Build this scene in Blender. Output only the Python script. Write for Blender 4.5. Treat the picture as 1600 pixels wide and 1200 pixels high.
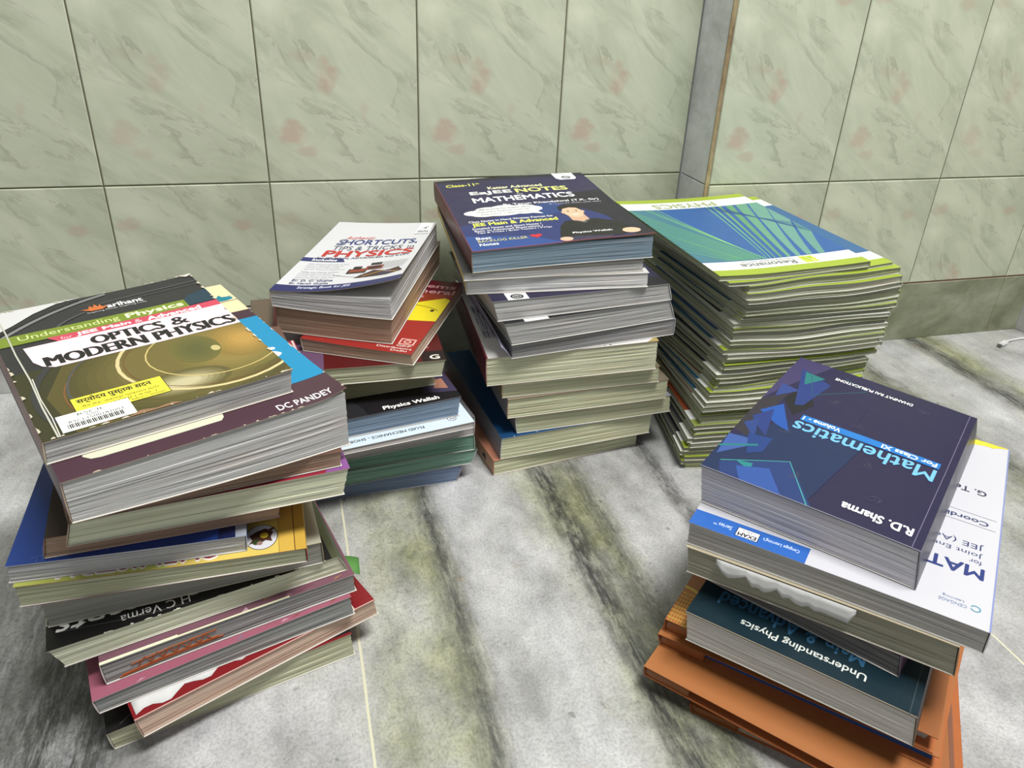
import bpy, bmesh, math, random
from mathutils import Vector, Matrix, noise as mnoise
import numpy as np
C = bpy.context
for o in list(bpy.data.objects): bpy.data.objects.remove(o)
col = C.scene.collection
rnd = random.Random(7)

# ---------------------------------------------------------------- camera, world, lights, exposure
R = [[0.96330867, 0.09164522, -0.25226485], [-0.26547094, 0.46372647, -0.84527093], [0.03951685, 0.8812258, 0.47104088]]
cam = bpy.data.objects.new('camera', bpy.data.cameras.new('camera'))
col.objects.link(cam)
m = Matrix.Identity(4)
for i in range(3):
    for j in range(3): m[i][j] = R[i][j]
m[2][3] = 0.533
cam.matrix_world = m
cam.data.sensor_width = 36.0
cam.data.lens = 1192.0 / 1600.0 * 36.0
cam.data.clip_start = 0.01
C.scene.camera = cam

w = bpy.data.worlds.new('room_light'); C.scene.world = w; w.use_nodes = True
w.node_tree.nodes['Background'].inputs[0].default_value = (0.95, 0.98, 1.0, 1)
w.node_tree.nodes['Background'].inputs[1].default_value = 0.14

def area(name, loc, target, sx, sy, power, color=(1, 1, 1)):
    l = bpy.data.lights.new(name, 'AREA'); l.shape = 'RECTANGLE'; l.size = sx; l.size_y = sy
    l.energy = power; l.color = color
    o = bpy.data.objects.new(name, l); col.objects.link(o); o.location = loc
    o.rotation_euler = (Vector(target) - Vector(loc)).to_track_quat('-Z', 'Y').to_euler()
    return o
area('ceiling_tube_light', (0.62, 0.1, 2.3), (0.3, 0.7, 0.0), 1.2, 0.45, 67, (1.0, 0.985, 0.96))
area('front_left_fill', (-0.7, -1.4, 1.4), (0.1, 0.7, 0.1), 1.2, 1.2, 6, (0.96, 0.98, 1.0))  # fill light added at front left to brighten faces turned that way
vs = C.scene.view_settings
vs.view_transform = 'Standard'; vs.look = 'None'; vs.gamma = 1.0; vs.use_curve_mapping = False
vs.exposure = 0.14

# ---------------------------------------------------------------- materials
def lin(c):
    return tuple(((v / 255) / 12.92 if v / 255 <= 0.04045 else ((v / 255 + 0.055) / 1.055) ** 2.4) for v in c) + (1.0,)
_m = {}
def base_mat(name, rough=0.5):
    mt = bpy.data.materials.new(name); mt.use_nodes = True
    nt = mt.node_tree; b = nt.nodes['Principled BSDF']; b.inputs['Roughness'].default_value = rough
    return mt, nt, b
def N(nt, kind, **kw):
    n = nt.nodes.new(kind)
    for k, v in kw.items():
        if isinstance(v, tuple) and k.startswith('in_'): pass
        setattr(n, k, v)
    return n
def ramp(nt, stops, interp='LINEAR'):
    r = nt.nodes.new('ShaderNodeValToRGB'); cr = r.color_ramp; cr.interpolation = interp
    while len(cr.elements) > 1: cr.elements.remove(cr.elements[-1])
    cr.elements[0].position = stops[0][0]; cr.elements[0].color = stops[0][1]
    for p, c in stops[1:]:
        e = cr.elements.new(p); e.color = c
    return r
def mixc(nt, fac, a, b, mode='MIX'):
    n = nt.nodes.new('ShaderNodeMix'); n.data_type = 'RGBA'; n.blend_type = mode
    for sock, v in ((n.inputs[0], fac), (n.inputs[6], a), (n.inputs[7], b)):
        if isinstance(v, bpy.types.NodeSocket): nt.links.new(v, sock)
        elif isinstance(v, (int, float)): sock.default_value = v
        else: sock.default_value = v
    return n.outputs[2]
def math_(nt, op, a, b=None, c=None):
    n = nt.nodes.new('ShaderNodeMath'); n.operation = op
    for s, v in zip(n.inputs, (a, b, c)):
        if v is None: continue
        if isinstance(v, bpy.types.NodeSocket): nt.links.new(v, s)
        else: s.default_value = v
    return n.outputs[0]
def noise_(nt, vec, scale, detail=4, rough=0.55, dist=0.0):
    n = nt.nodes.new('ShaderNodeTexNoise'); n.inputs['Scale'].default_value = scale
    n.inputs['Detail'].default_value = detail; n.inputs['Roughness'].default_value = rough
    n.inputs['Distortion'].default_value = dist
    if vec is not None: nt.links.new(vec, n.inputs['Vector'])
    return n.outputs[0]
def mapping(nt, vec, loc=(0, 0, 0), rot=(0, 0, 0), scale=(1, 1, 1)):
    n = nt.nodes.new('ShaderNodeMapping'); nt.links.new(vec, n.inputs[0])
    n.inputs[1].default_value = loc; n.inputs[2].default_value = rot; n.inputs[3].default_value = scale
    return n.outputs[0]
def coord(nt, k='Object'):
    return nt.nodes.new('ShaderNodeTexCoord').outputs[k]

def ink(c, rough=0.38):
    """printed cover ink, lightly scuffed"""
    key = ('ink', c, rough)
    if key in _m: return _m[key]
    mt, nt, b = base_mat('printed_ink_%02x%02x%02x' % c, rough)
    o = coord(nt)
    sc = ramp(nt, [(0.0, (0, 0, 0, 1)), (0.60, (0, 0, 0, 1)), (0.72, (1, 1, 1, 1))])
    nt.links.new(noise_(nt, o, 55, 8, 0.75), sc.inputs[0])
    wear = math_(nt, 'MULTIPLY', sc.outputs[0], 0.025)
    k = 0.62 + 0.38 * min(1.0, (0.3 * c[0] + 0.6 * c[1] + 0.1 * c[2]) / 165.0)      # deep inks print darker than their swatch
    cl = lin(c); cl = tuple(v * k for v in cl[:3]) + (1.0,)
    b.inputs['Specular IOR Level'].default_value = 0.4
    nt.links.new(mixc(nt, wear, cl, lin((190, 188, 180))), b.inputs['Base Color'])
    rg = math_(nt, 'MULTIPLY_ADD', noise_(nt, o, 30, 4), 0.25, rough - 0.1)
    nt.links.new(rg, b.inputs['Roughness'])
    _m[key] = mt; return mt
def plain(name, c, rough=0.6):
    key = (name, c)
    if key in _m: return _m[key]
    mt, nt, b = base_mat(name, rough)
    n = noise_(nt, coord(nt), 80, 4)
    nt.links.new(mixc(nt, n, lin(tuple(int(v * 0.9) for v in c)), lin(c)), b.inputs['Base Color'])
    _m[key] = mt; return mt
def paper(c, c2=None, lines=1.0, fine=650.0):
    """edges of a closed block of pages: streaks run along the block (uv: metres along, metres up)"""
    c2 = c2 or tuple(int(v * 0.80) for v in c)
    c2 = tuple(int(u * 0.45 + v * 0.55) for u, v in zip(c, c2))
    key = ('paper', c, c2, lines, fine)
    if key in _m: return _m[key]
    mt, nt, b = base_mat('paper_edges_%02x%02x%02x' % c, 0.85)
    uv = coord(nt, 'UV')
    a = noise_(nt, mapping(nt, uv, scale=(3.5, fine * 0.8, 1)), 1.0, 3, 0.6)
    f = noise_(nt, mapping(nt, uv, scale=(5, fine * 3.2, 1)), 1.0, 2, 0.6)
    blot = noise_(nt, mapping(nt, uv, scale=(14, 60, 1)), 1.0, 4)
    r1 = ramp(nt, [(0.30, (0, 0, 0, 1)), (0.50, (1, 1, 1, 1))]); nt.links.new(a, r1.inputs[0])
    col1 = mixc(nt, r1.outputs[0], lin(c2), lin(c))
    dk = tuple(int(v * 0.45) for v in c)
    r2 = ramp(nt, [(0.0, (1, 1, 1, 1)), (0.33, (1, 1, 1, 1)), (0.40, (0, 0, 0, 1))]); nt.links.new(f, r2.inputs[0])
    col2 = mixc(nt, math_(nt, 'MULTIPLY', r2.outputs[0], 0.42 * lines), col1, lin(dk))
    warm = (min(255, c[0] + 8), int(c[1] * 0.93), int(c[2] * 0.86))
    r3 = ramp(nt, [(0.52, (0, 0, 0, 1)), (0.70, (1, 1, 1, 1))]); nt.links.new(blot, r3.inputs[0])
    col3 = mixc(nt, math_(nt, 'MULTIPLY', r3.outputs[0], 0.25), col2, lin(warm))
    nt.links.new(col3, b.inputs['Base Color'])
    bp = nt.nodes.new('ShaderNodeBump'); bp.inputs['Strength'].default_value = 0.35; bp.inputs['Distance'].default_value = 0.0006
    nt.links.new(math_(nt, 'ADD', a, f), bp.inputs['Height']); nt.links.new(bp.outputs[0], b.inputs['Normal'])
    _m[key] = mt; return mt

# ---------------------------------------------------------------- object helpers
def link(name, me, parent=None):
    o = bpy.data.objects.new(name, me); col.objects.link(o)
    if parent is not None: o.parent = parent
    return o
def obj(name, bm, mats, parent=None, smooth=False):
    me = bpy.data.meshes.new(name); bm.to_mesh(me); bm.free()
    for mt in (mats if isinstance(mats, (list, tuple)) else [mats]): me.materials.append(mt)
    if smooth:
        for p in me.polygons: p.use_smooth = True
    return link(name, me, parent)
def box(bm, x0, y0, z0, x1, y1, z1, mi=0):
    vs_ = [bm.verts.new(p) for p in ((x0, y0, z0), (x1, y0, z0), (x1, y1, z0), (x0, y1, z0), (x0, y0, z1), (x1, y0, z1), (x1, y1, z1), (x0, y1, z1))]
    fs = []
    for q in ((0, 3, 2, 1), (4, 5, 6, 7), (0, 1, 5, 4), (1, 2, 6, 5), (2, 3, 7, 6), (3, 0, 4, 7)):
        f = bm.faces.new([vs_[i] for i in q]); f.material_index = mi; fs.append(f)
    return vs_, fs

# ---------------------------------------------------------------- the setting
WY, RY, CX, EX = 1.065, 0.985, 0.5705, 1.25     # back wall, right panel, corner, end corner
def tile_material():
    mt, nt, b = base_mat('glazed_green_marble_tile', 0.22)
    uv = coord(nt, 'UV')
    d = mapping(nt, uv, rot=(0, 0, math.radians(38)), scale=(5.0, 16.0, 1))
    d0 = mapping(nt, uv, rot=(0, 0, math.radians(38)))
    d = mapping(nt, d0, scale=(6.0, 17.0, 1))
    n1 = noise_(nt, d, 1.0, 6, 0.6, 0.8)
    n2 = noise_(nt, mapping(nt, d0, loc=(3.1, 1.7, 0), scale=(10, 26, 1)), 1.0, 5, 0.6, 1.2)
    basec = ramp(nt, [(0.25, lin((170, 176, 153))), (0.5, lin((191, 197, 173))), (0.75, lin((210, 214, 191)))])
    nt.links.new(n1, basec.inputs[0])
    # pale hairline veins with a darker lower side
    v = math_(nt, 'SUBTRACT', noise_(nt, mapping(nt, d0, loc=(7, 2, 0), scale=(7, 20, 1)), 1.0, 5, 0.62, 1.0), 0.5)
    va = math_(nt, 'ABSOLUTE', v)
    vr = ramp(nt, [(0.0, (1, 1, 1, 1)), (0.016, (0, 0, 0, 1))]); nt.links.new(va, vr.inputs[0])
    gate = ramp(nt, [(0.45, (0, 0, 0, 1)), (0.62, (1, 1, 1, 1))]); nt.links.new(n2, gate.inputs[0])
    c1 = mixc(nt, math_(nt, 'MULTIPLY', math_(nt, 'MULTIPLY', vr.outputs[0], gate.outputs[0]), 0.75), basec.outputs[0], lin((226, 228, 208)))
    sh = ramp(nt, [(0.48, (0, 0, 0, 1)), (0.505, (1, 1, 1, 1)), (0.60, (0, 0, 0, 1))]); nt.links.new(math_(nt, 'ADD', v, 0.5), sh.inputs[0])
    c2 = mixc(nt, math_(nt, 'MULTIPLY', math_(nt, 'MULTIPLY', sh.outputs[0], gate.outputs[0]), 0.5), c1, lin((136, 140, 116)))
    # the few rosy flecks that sit at the same spots of every tile
    sx = nt.nodes.new('ShaderNodeSeparateXYZ'); nt.links.new(uv, sx.inputs[0])
    nn = noise_(nt, mapping(nt, uv, scale=(40, 40, 1)), 1.0, 4)
    mask = None
    for (pu, pv, ru, rv, k) in ((0.082, 0.135, 0.0162, 0.0216, 1.0), (0.035, 0.062, 0.0243, 0.0175, 1.0), (0.055, 0.040, 0.0216, 0.0081, 0.6),
                                (0.048, 0.155, 0.0270, 0.0081, 0.4), (0.16, 0.245, 0.0162, 0.0081, 0.7), (0.02, 0.25, 0.0162, 0.0108, 0.8), (0.13, 0.09, 0.0081, 0.0135, 0.6)):
        du = math_(nt, 'POWER', math_(nt, 'DIVIDE', math_(nt, 'SUBTRACT', sx.outputs[0], pu), ru), 2.0)
        dv = math_(nt, 'POWER', math_(nt, 'DIVIDE', math_(nt, 'SUBTRACT', sx.outputs[1], pv), rv), 2.0)
        e = math_(nt, 'SUBTRACT', 1.0, math_(nt, 'ADD', du, dv))
        e = math_(nt, 'ADD', e, math_(nt, 'MULTIPLY', math_(nt, 'SUBTRACT', nn, 0.5), 4.0))
        e = math_(nt, 'MULTIPLY', math_(nt, 'MINIMUM', math_(nt, 'MAXIMUM', e, 0.0), 1.0), k)
        mask = e if mask is None else math_(nt, 'MAXIMUM', mask, e)
    oi = nt.nodes.new('ShaderNodeAttribute'); oi.attribute_name = 'tile_var'
    c3 = mixc(nt, math_(nt, 'MULTIPLY', math_(nt, 'MULTIPLY', mask, 0.55), oi.outputs['Fac']), c2, lin((184, 150, 134)))
    nt.links.new(c3, b.inputs['Base Color'])
    bp = nt.nodes.new('ShaderNodeBump'); bp.inputs['Strength'].default_value = 0.08; bp.inputs['Distance'].default_value = 0.002
    nt.links.new(v, bp.inputs['Height']); nt.links.new(bp.outputs[0], b.inputs['Normal'])
    return mt
M_tile = tile_material()
M_grout = plain('dark_grout', (96, 92, 70), 0.9)
M_grout_red = plain('reddish_grout', (130, 92, 76), 0.9)

def tiled_wall(name, xs, zs, y, x_lo, x_hi, z_hi):
    """bevelled glazed tiles in front of a bed of grout; each tile carries its own 0..size uv"""
    bm = bmesh.new(); uvl = bm.loops.layers.uv.new('uv'); tv = bm.faces.layers.float.new('tile_var')
    g = 0.0007
    box(bm, x_lo, y + 0.0012, 0.0, x_hi, y + 0.03, z_hi, 1)
    for i in range(len(xs) - 1):
        for j in range(len(zs) - 1):
            a0, a1 = max(xs[i], x_lo) + g, min(xs[i + 1], x_hi) - g
            z0, z1 = zs[j] + g, zs[j + 1] - g
            if a1 - a0 < 0.01: continue
            off = rnd.uniform(-0.0002, 0.0002)
            b = 0.0012
            ring0 = [bm.verts.new(p) for p in ((a0, y + 0.002, z0), (a1, y + 0.002, z0), (a1, y + 0.002, z1), (a0, y + 0.002, z1))]
            ring1 = [bm.verts.new(p) for p in ((a0, y + b + off, z0), (a1, y + b + off, z0), (a1, y + b + off, z1), (a0, y + b + off, z1))]
            ring2 = [bm.verts.new(p) for p in ((a0 + b, y + off, z0 + b), (a1 - b, y + off, z0 + b), (a1 - b, y + off, z1 - b), (a0 + b, y + off, z1 - b))]
            fs = [bm.faces.new(ring2)]
            for r, q in ((ring0, ring1), (ring1, ring2)):
                for k in range(4): fs.append(bm.faces.new((r[k], r[(k + 1) % 4], q[(k + 1) % 4], q[k])))
            var = rnd.choice((0.55, 0.8, 1.0, 1.0))
            for f in fs:
                f[tv] = var
                for l in f.loops:
                    l[uvl].uv = (l.vert.co.x - xs[i], l.vert.co.z - (zs[j + 1] - 0.3))
    o = obj(name, bm, [M_tile, M_grout]); o['kind'] = 'structure'; return o
zrows = [0.105, 0.279, 0.579, 0.879, 1.179, 1.479]
tiled_wall('wall_back', [-0.0302 + 0.2004 * k for k in range(-7, 4)], zrows, WY, -1.4, CX, 1.479)
tiled_wall('wall_right', [CX + 0.004 + 0.2035 * k for k in range(0, 5)], zrows, RY, CX + 0.006, EX, 1.479)

def marble_mat(name, light, mid, dark, rough=0.35, rot=0.6, sc=(6, 40, 6)):
    mt, nt, b = base_mat(name, rough)
    o = coord(nt)
    d = mapping(nt, mapping(nt, o, rot=(0.3, rot, 0.2)), scale=sc)
    n = noise_(nt, d, 1.0, 6, 0.65, 0.6); n2 = noise_(nt, o, 22, 6, 0.7)
    r = ramp(nt, [(0.28, lin(dark)), (0.45, lin(mid)), (0.65, lin(light))]); nt.links.new(n, r.inputs[0])
    st = ramp(nt, [(0.45, (0, 0, 0, 1)), (0.70, (1, 1, 1, 1))]); nt.links.new(n2, st.inputs[0])
    nt.links.new(mixc(nt, math_(nt, 'MULTIPLY', st.outputs[0], 0.5), r.outputs[0], lin(dark)), b.inputs['Base Color'])
    return mt
M_skirt = marble_mat('dusty_green_marble_skirting', (158, 162, 140), (134, 138, 112), (100, 104, 82), 0.5, 0.2, (8, 8, 14))
M_skirt2 = marble_mat('grey_marble_skirting', (190, 190, 186), (170, 170, 166), (140, 142, 138), 0.45, 0.2, (8, 8, 14))
M_return = marble_mat('grey_marble_return', (240, 240, 242), (226, 226, 230), (186, 188, 186), 0.4, 0.9, (10, 10, 26))

def slab(name, x0, y0, z0, x1, y1, z1, mt, bev=0.001, kind=True):
    bm = bmesh.new(); box(bm, x0, y0, z0, x1, y1, z1)
    bmesh.ops.bevel(bm, geom=list(bm.edges), offset=bev, segments=2, affect='EDGES', profile=0.5)
    o = obj(name, bm, mt)
    if kind: o['kind'] = 'structure'
    return o
def skirting(name, cuts, y, mt):
    bm = bmesh.new()
    for a, b_ in zip(cuts[:-1], cuts[1:]):
        v, f = box(bm, a + 0.0006, y - 0.0004, 0.0, b_ - 0.0006, y + 0.02, 0.1035)
    bmesh.ops.bevel(bm, geom=list(bm.edges), offset=0.0008, segments=1, affect='EDGES')
    v, f = box(bm, cuts[0], y + 0.0010, 0.0, cuts[-1], y + 0.0112, 0.1062, 1)
    o = obj(name, bm, [mt, M_grout_red]); o['kind'] = 'structure'; return o
skirting('baseboard_back', [-1.4, -0.62, -0.03, CX], WY, M_skirt2)
skirting('baseboard_right', [CX + 0.006, 0.72, 1.184, EX], RY, M_skirt)
# the short return between the two wall planes, with its worn tile edge
def trim_return():
    bm = bmesh.new()
    for z0, z1 in ((0.0, 0.1045), (0.1055, 0.2785), (0.2800, 0.5785), (0.5800, 0.8785), (0.88, 1.479)):
        box(bm, CX + 0.0005, RY + 0.0022, z0, CX + 0.02, WY - 0.0006, z1)
    bmesh.ops.bevel(bm, geom=list(bm.edges), offset=0.0007, segments=1, affect='EDGES')
    o = obj('trim_1', bm, M_return); o['kind'] = 'structure'
trim_return()
mt_edge = marble_mat('bare_beige_tile_edge', (176, 160, 122), (150, 134, 98), (112, 84, 62), 0.8, 0.1, (60, 60, 14))
slab('trim_2', CX - 0.0008, RY - 0.0002, 0.0, CX + 0.0056, RY + 0.0018, 1.479, mt_edge, 0.0004)

def floor_mat():
    mt, nt, b = base_mat('veined_marble_floor', 0.34)
    o = coord(nt)
    sx = nt.nodes.new('ShaderNodeSeparateXYZ'); nt.links.new(o, sx.inputs[0])
    big = math_(nt, 'SUBTRACT', noise_(nt, mapping(nt, o, scale=(2.5, 4, 1)), 1.0, 3), 0.5)
    med = math_(nt, 'SUBTRACT', noise_(nt, mapping(nt, o, scale=(40, 16, 1)), 1.0, 6, 0.72), 0.5)
    p = math_(nt, 'ADD', sx.outputs[0], math_(nt, 'ADD', math_(nt, 'MULTIPLY', big, 0.022), math_(nt, 'MULTIPLY', med, 0.018)))
    def q(x): return (x + 0.7) / 2.0
    pn = math_(nt, 'DIVIDE', math_(nt, 'ADD', p, 0.7), 2.0)     # -0.7..1.3 -> 0..1
    def g_(v): return (v, v, v, 1)
    def track(st):
        r = ramp(nt, [(q(x), g_(v)) for x, v in st]); nt.links.new(pn, r.inputs[0]); return r.outputs[0]
    dark = math_(nt, 'MAXIMUM', track([(-0.7, 0), (-0.33, 0.1), (-0.29, 0.45), (-0.25, 0.75), (-0.225, 1.0), (-0.185, 0.9), (-0.16, 0.15), (-0.1, 0), (0.09, 0.02), (0.106, 0.6), (0.114, 1.0), (0.123, 0.35), (0.14, 0), (0.238, 0.0), (0.246, 0.75), (0.253, 1.0), (0.264, 0.95), (0.273, 0.55), (0.288, 0.45), (0.297, 0.95), (0.305, 0.5), (0.325, 0.12), (0.385, 0.05), (0.398, 0.9), (0.405, 0.85), (0.42, 0.1)]),
                 track([(0.45, 0), (0.80, 0.1), (0.845, 0.5), (0.866, 0.85), (0.88, 0.2), (0.92, 0), (0.99, 0.05), (1.005, 0.9), (1.02, 0.95), (1.035, 0.25), (1.06, 0)]))
    green = track([(-0.7, 0.3), (-0.30, 0.25), (-0.1, 0.1), (0.02, 0.35), (0.04, 0.75), (0.10, 1.0), (0.118, 0.7), (0.13, 0.15), (0.2, 0.15), (0.235, 0.7), (0.27, 1.0), (0.29, 1.0), (0.32, 0.2), (0.40, 0.25), (0.55, 0.15), (0.80, 0.4), (0.85, 1.0), (0.88, 0.4), (0.96, 0.1), (1.02, 0.7), (1.045, 1.0), (1.09, 0.3), (1.2, 0.35)])
    # fine streaks and patches break the veins up
    st1 = ramp(nt, [(0.40, g_(0)), (0.54, g_(1))]); nt.links.new(noise_(nt, mapping(nt, o, rot=(0, 0, 0.06), scale=(230, 34, 1)), 1.0, 6, 0.7), st1.inputs[0])
    st2 = ramp(nt, [(0.38, g_(0.6)), (0.52, g_(1))]); nt.links.new(noise_(nt, mapping(nt, o, scale=(50, 18, 1)), 1.0, 5, 0.7), st2.inputs[0])
    streak = math_(nt, 'MULTIPLY_ADD', st1.outputs[0], 0.45, 0.55)
    dk = math_(nt, 'MULTIPLY', math_(nt, 'MULTIPLY', dark, streak), st2.outputs[0])
    cl = ramp(nt, [(0.36, g_(0)), (0.60, g_(1))]); nt.links.new(noise_(nt, mapping(nt, o, scale=(11, 7, 1)), 1.0, 6, 0.62), cl.inputs[0])
    cw = ramp(nt, [(0.35, lin((150, 150, 153))), (0.5, lin((186, 186, 190))), (0.66, lin((214, 214, 218)))]); nt.links.new(noise_(nt, mapping(nt, o, loc=(2, 5, 0), scale=(14, 8, 1)), 1.0, 7, 0.65), cw.inputs[0])
    gc = ramp(nt, [(0.35, lin((104, 108, 76))), (0.62, lin((172, 175, 138)))]); nt.links.new(noise_(nt, mapping(nt, o, loc=(1, 3, 0), scale=(34, 20, 1)), 1.0, 6, 0.7), gc.inputs[0])
    gfac = math_(nt, 'MULTIPLY', green, math_(nt, 'MULTIPLY_ADD', cl.outputs[0], 0.55, 0.43))
    c1 = mixc(nt, gfac, cw.outputs[0], gc.outputs[0])
    c1 = mixc(nt, math_(nt, 'MULTIPLY', dk, 0.96), c1, lin((50, 50, 52)))
    ru = ramp(nt, [(0.66, (0, 0, 0, 1)), (0.76, (1, 1, 1, 1))]); nt.links.new(noise_(nt, mapping(nt, o, loc=(4.4, 2.2, 0), scale=(16, 13, 1)), 1.0, 5, 0.6), ru.inputs[0])
    c2 = mixc(nt, math_(nt, 'MULTIPLY', ru.outputs[0], 0.45), c1, lin((150, 122, 88)))
    gr = noise_(nt, mapping(nt, o, scale=(420, 330, 1)), 1.0, 6, 0.75)
    gr_r = ramp(nt, [(0.33, lin((188, 188, 182))), (0.56, (1, 1, 1, 1))]); nt.links.new(gr, gr_r.inputs[0])
    c3 = mixc(nt, 0.75, c2, gr_r.outputs[0], 'MULTIPLY')
    sp = ramp(nt, [(0.25, (1, 1, 1, 1)), (0.31, (0, 0, 0, 1))]); nt.links.new(noise_(nt, mapping(nt, o, scale=(70, 60, 1)), 1.0, 3, 0.5), sp.inputs[0])
    c3 = mixc(nt, math_(nt, 'MULTIPLY', sp.outputs[0], 0.5), c3, lin((70, 70, 58)))
    pit = ramp(nt, [(0.52, g_(0)), (0.64, g_(1))]); nt.links.new(noise_(nt, mapping(nt, o, loc=(9, 1, 0), scale=(190, 120, 1)), 1.0, 5, 0.7), pit.inputs[0])
    zone = math_(nt, 'MAXIMUM', dark, math_(nt, 'MULTIPLY', green, 0.55))
    c3 = mixc(nt, math_(nt, 'MULTIPLY', math_(nt, 'MULTIPLY', pit.outputs[0], zone), 0.6), c3, lin((60, 62, 50)))
    # slab joints filled with pale cement
    wob = math_(nt, 'MULTIPLY', math_(nt, 'SUBTRACT', noise_(nt, o, 9, 2), 0.5), 0.002)
    for jx in (0.0195, 0.600):
        dist = math_(nt, 'ABSOLUTE', math_(nt, 'SUBTRACT', math_(nt, 'ADD', sx.outputs[0], wob), jx))
        e = math_(nt, 'LESS_THAN', dist, 0.0011)
        c3 = mixc(nt, e, c3, lin((206, 204, 178)))
    nt.links.new(c3, b.inputs['Base Color'])
    nt.links.new(math_(nt, 'MULTIPLY_ADD', gr, 0.3, 0.22), b.inputs['Roughness'])
    return mt
bm = bmesh.new(); box(bm, -1.4, -1.6, -0.03, EX + 0.02, WY + 0.02, 0.0)
o = obj('floor', bm, floor_mat()); o['kind'] = 'structure'
slab('wall_end', EX, 0.3, 0.0, EX + 0.02, RY + 0.02, 1.479, M_skirt2)

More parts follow.
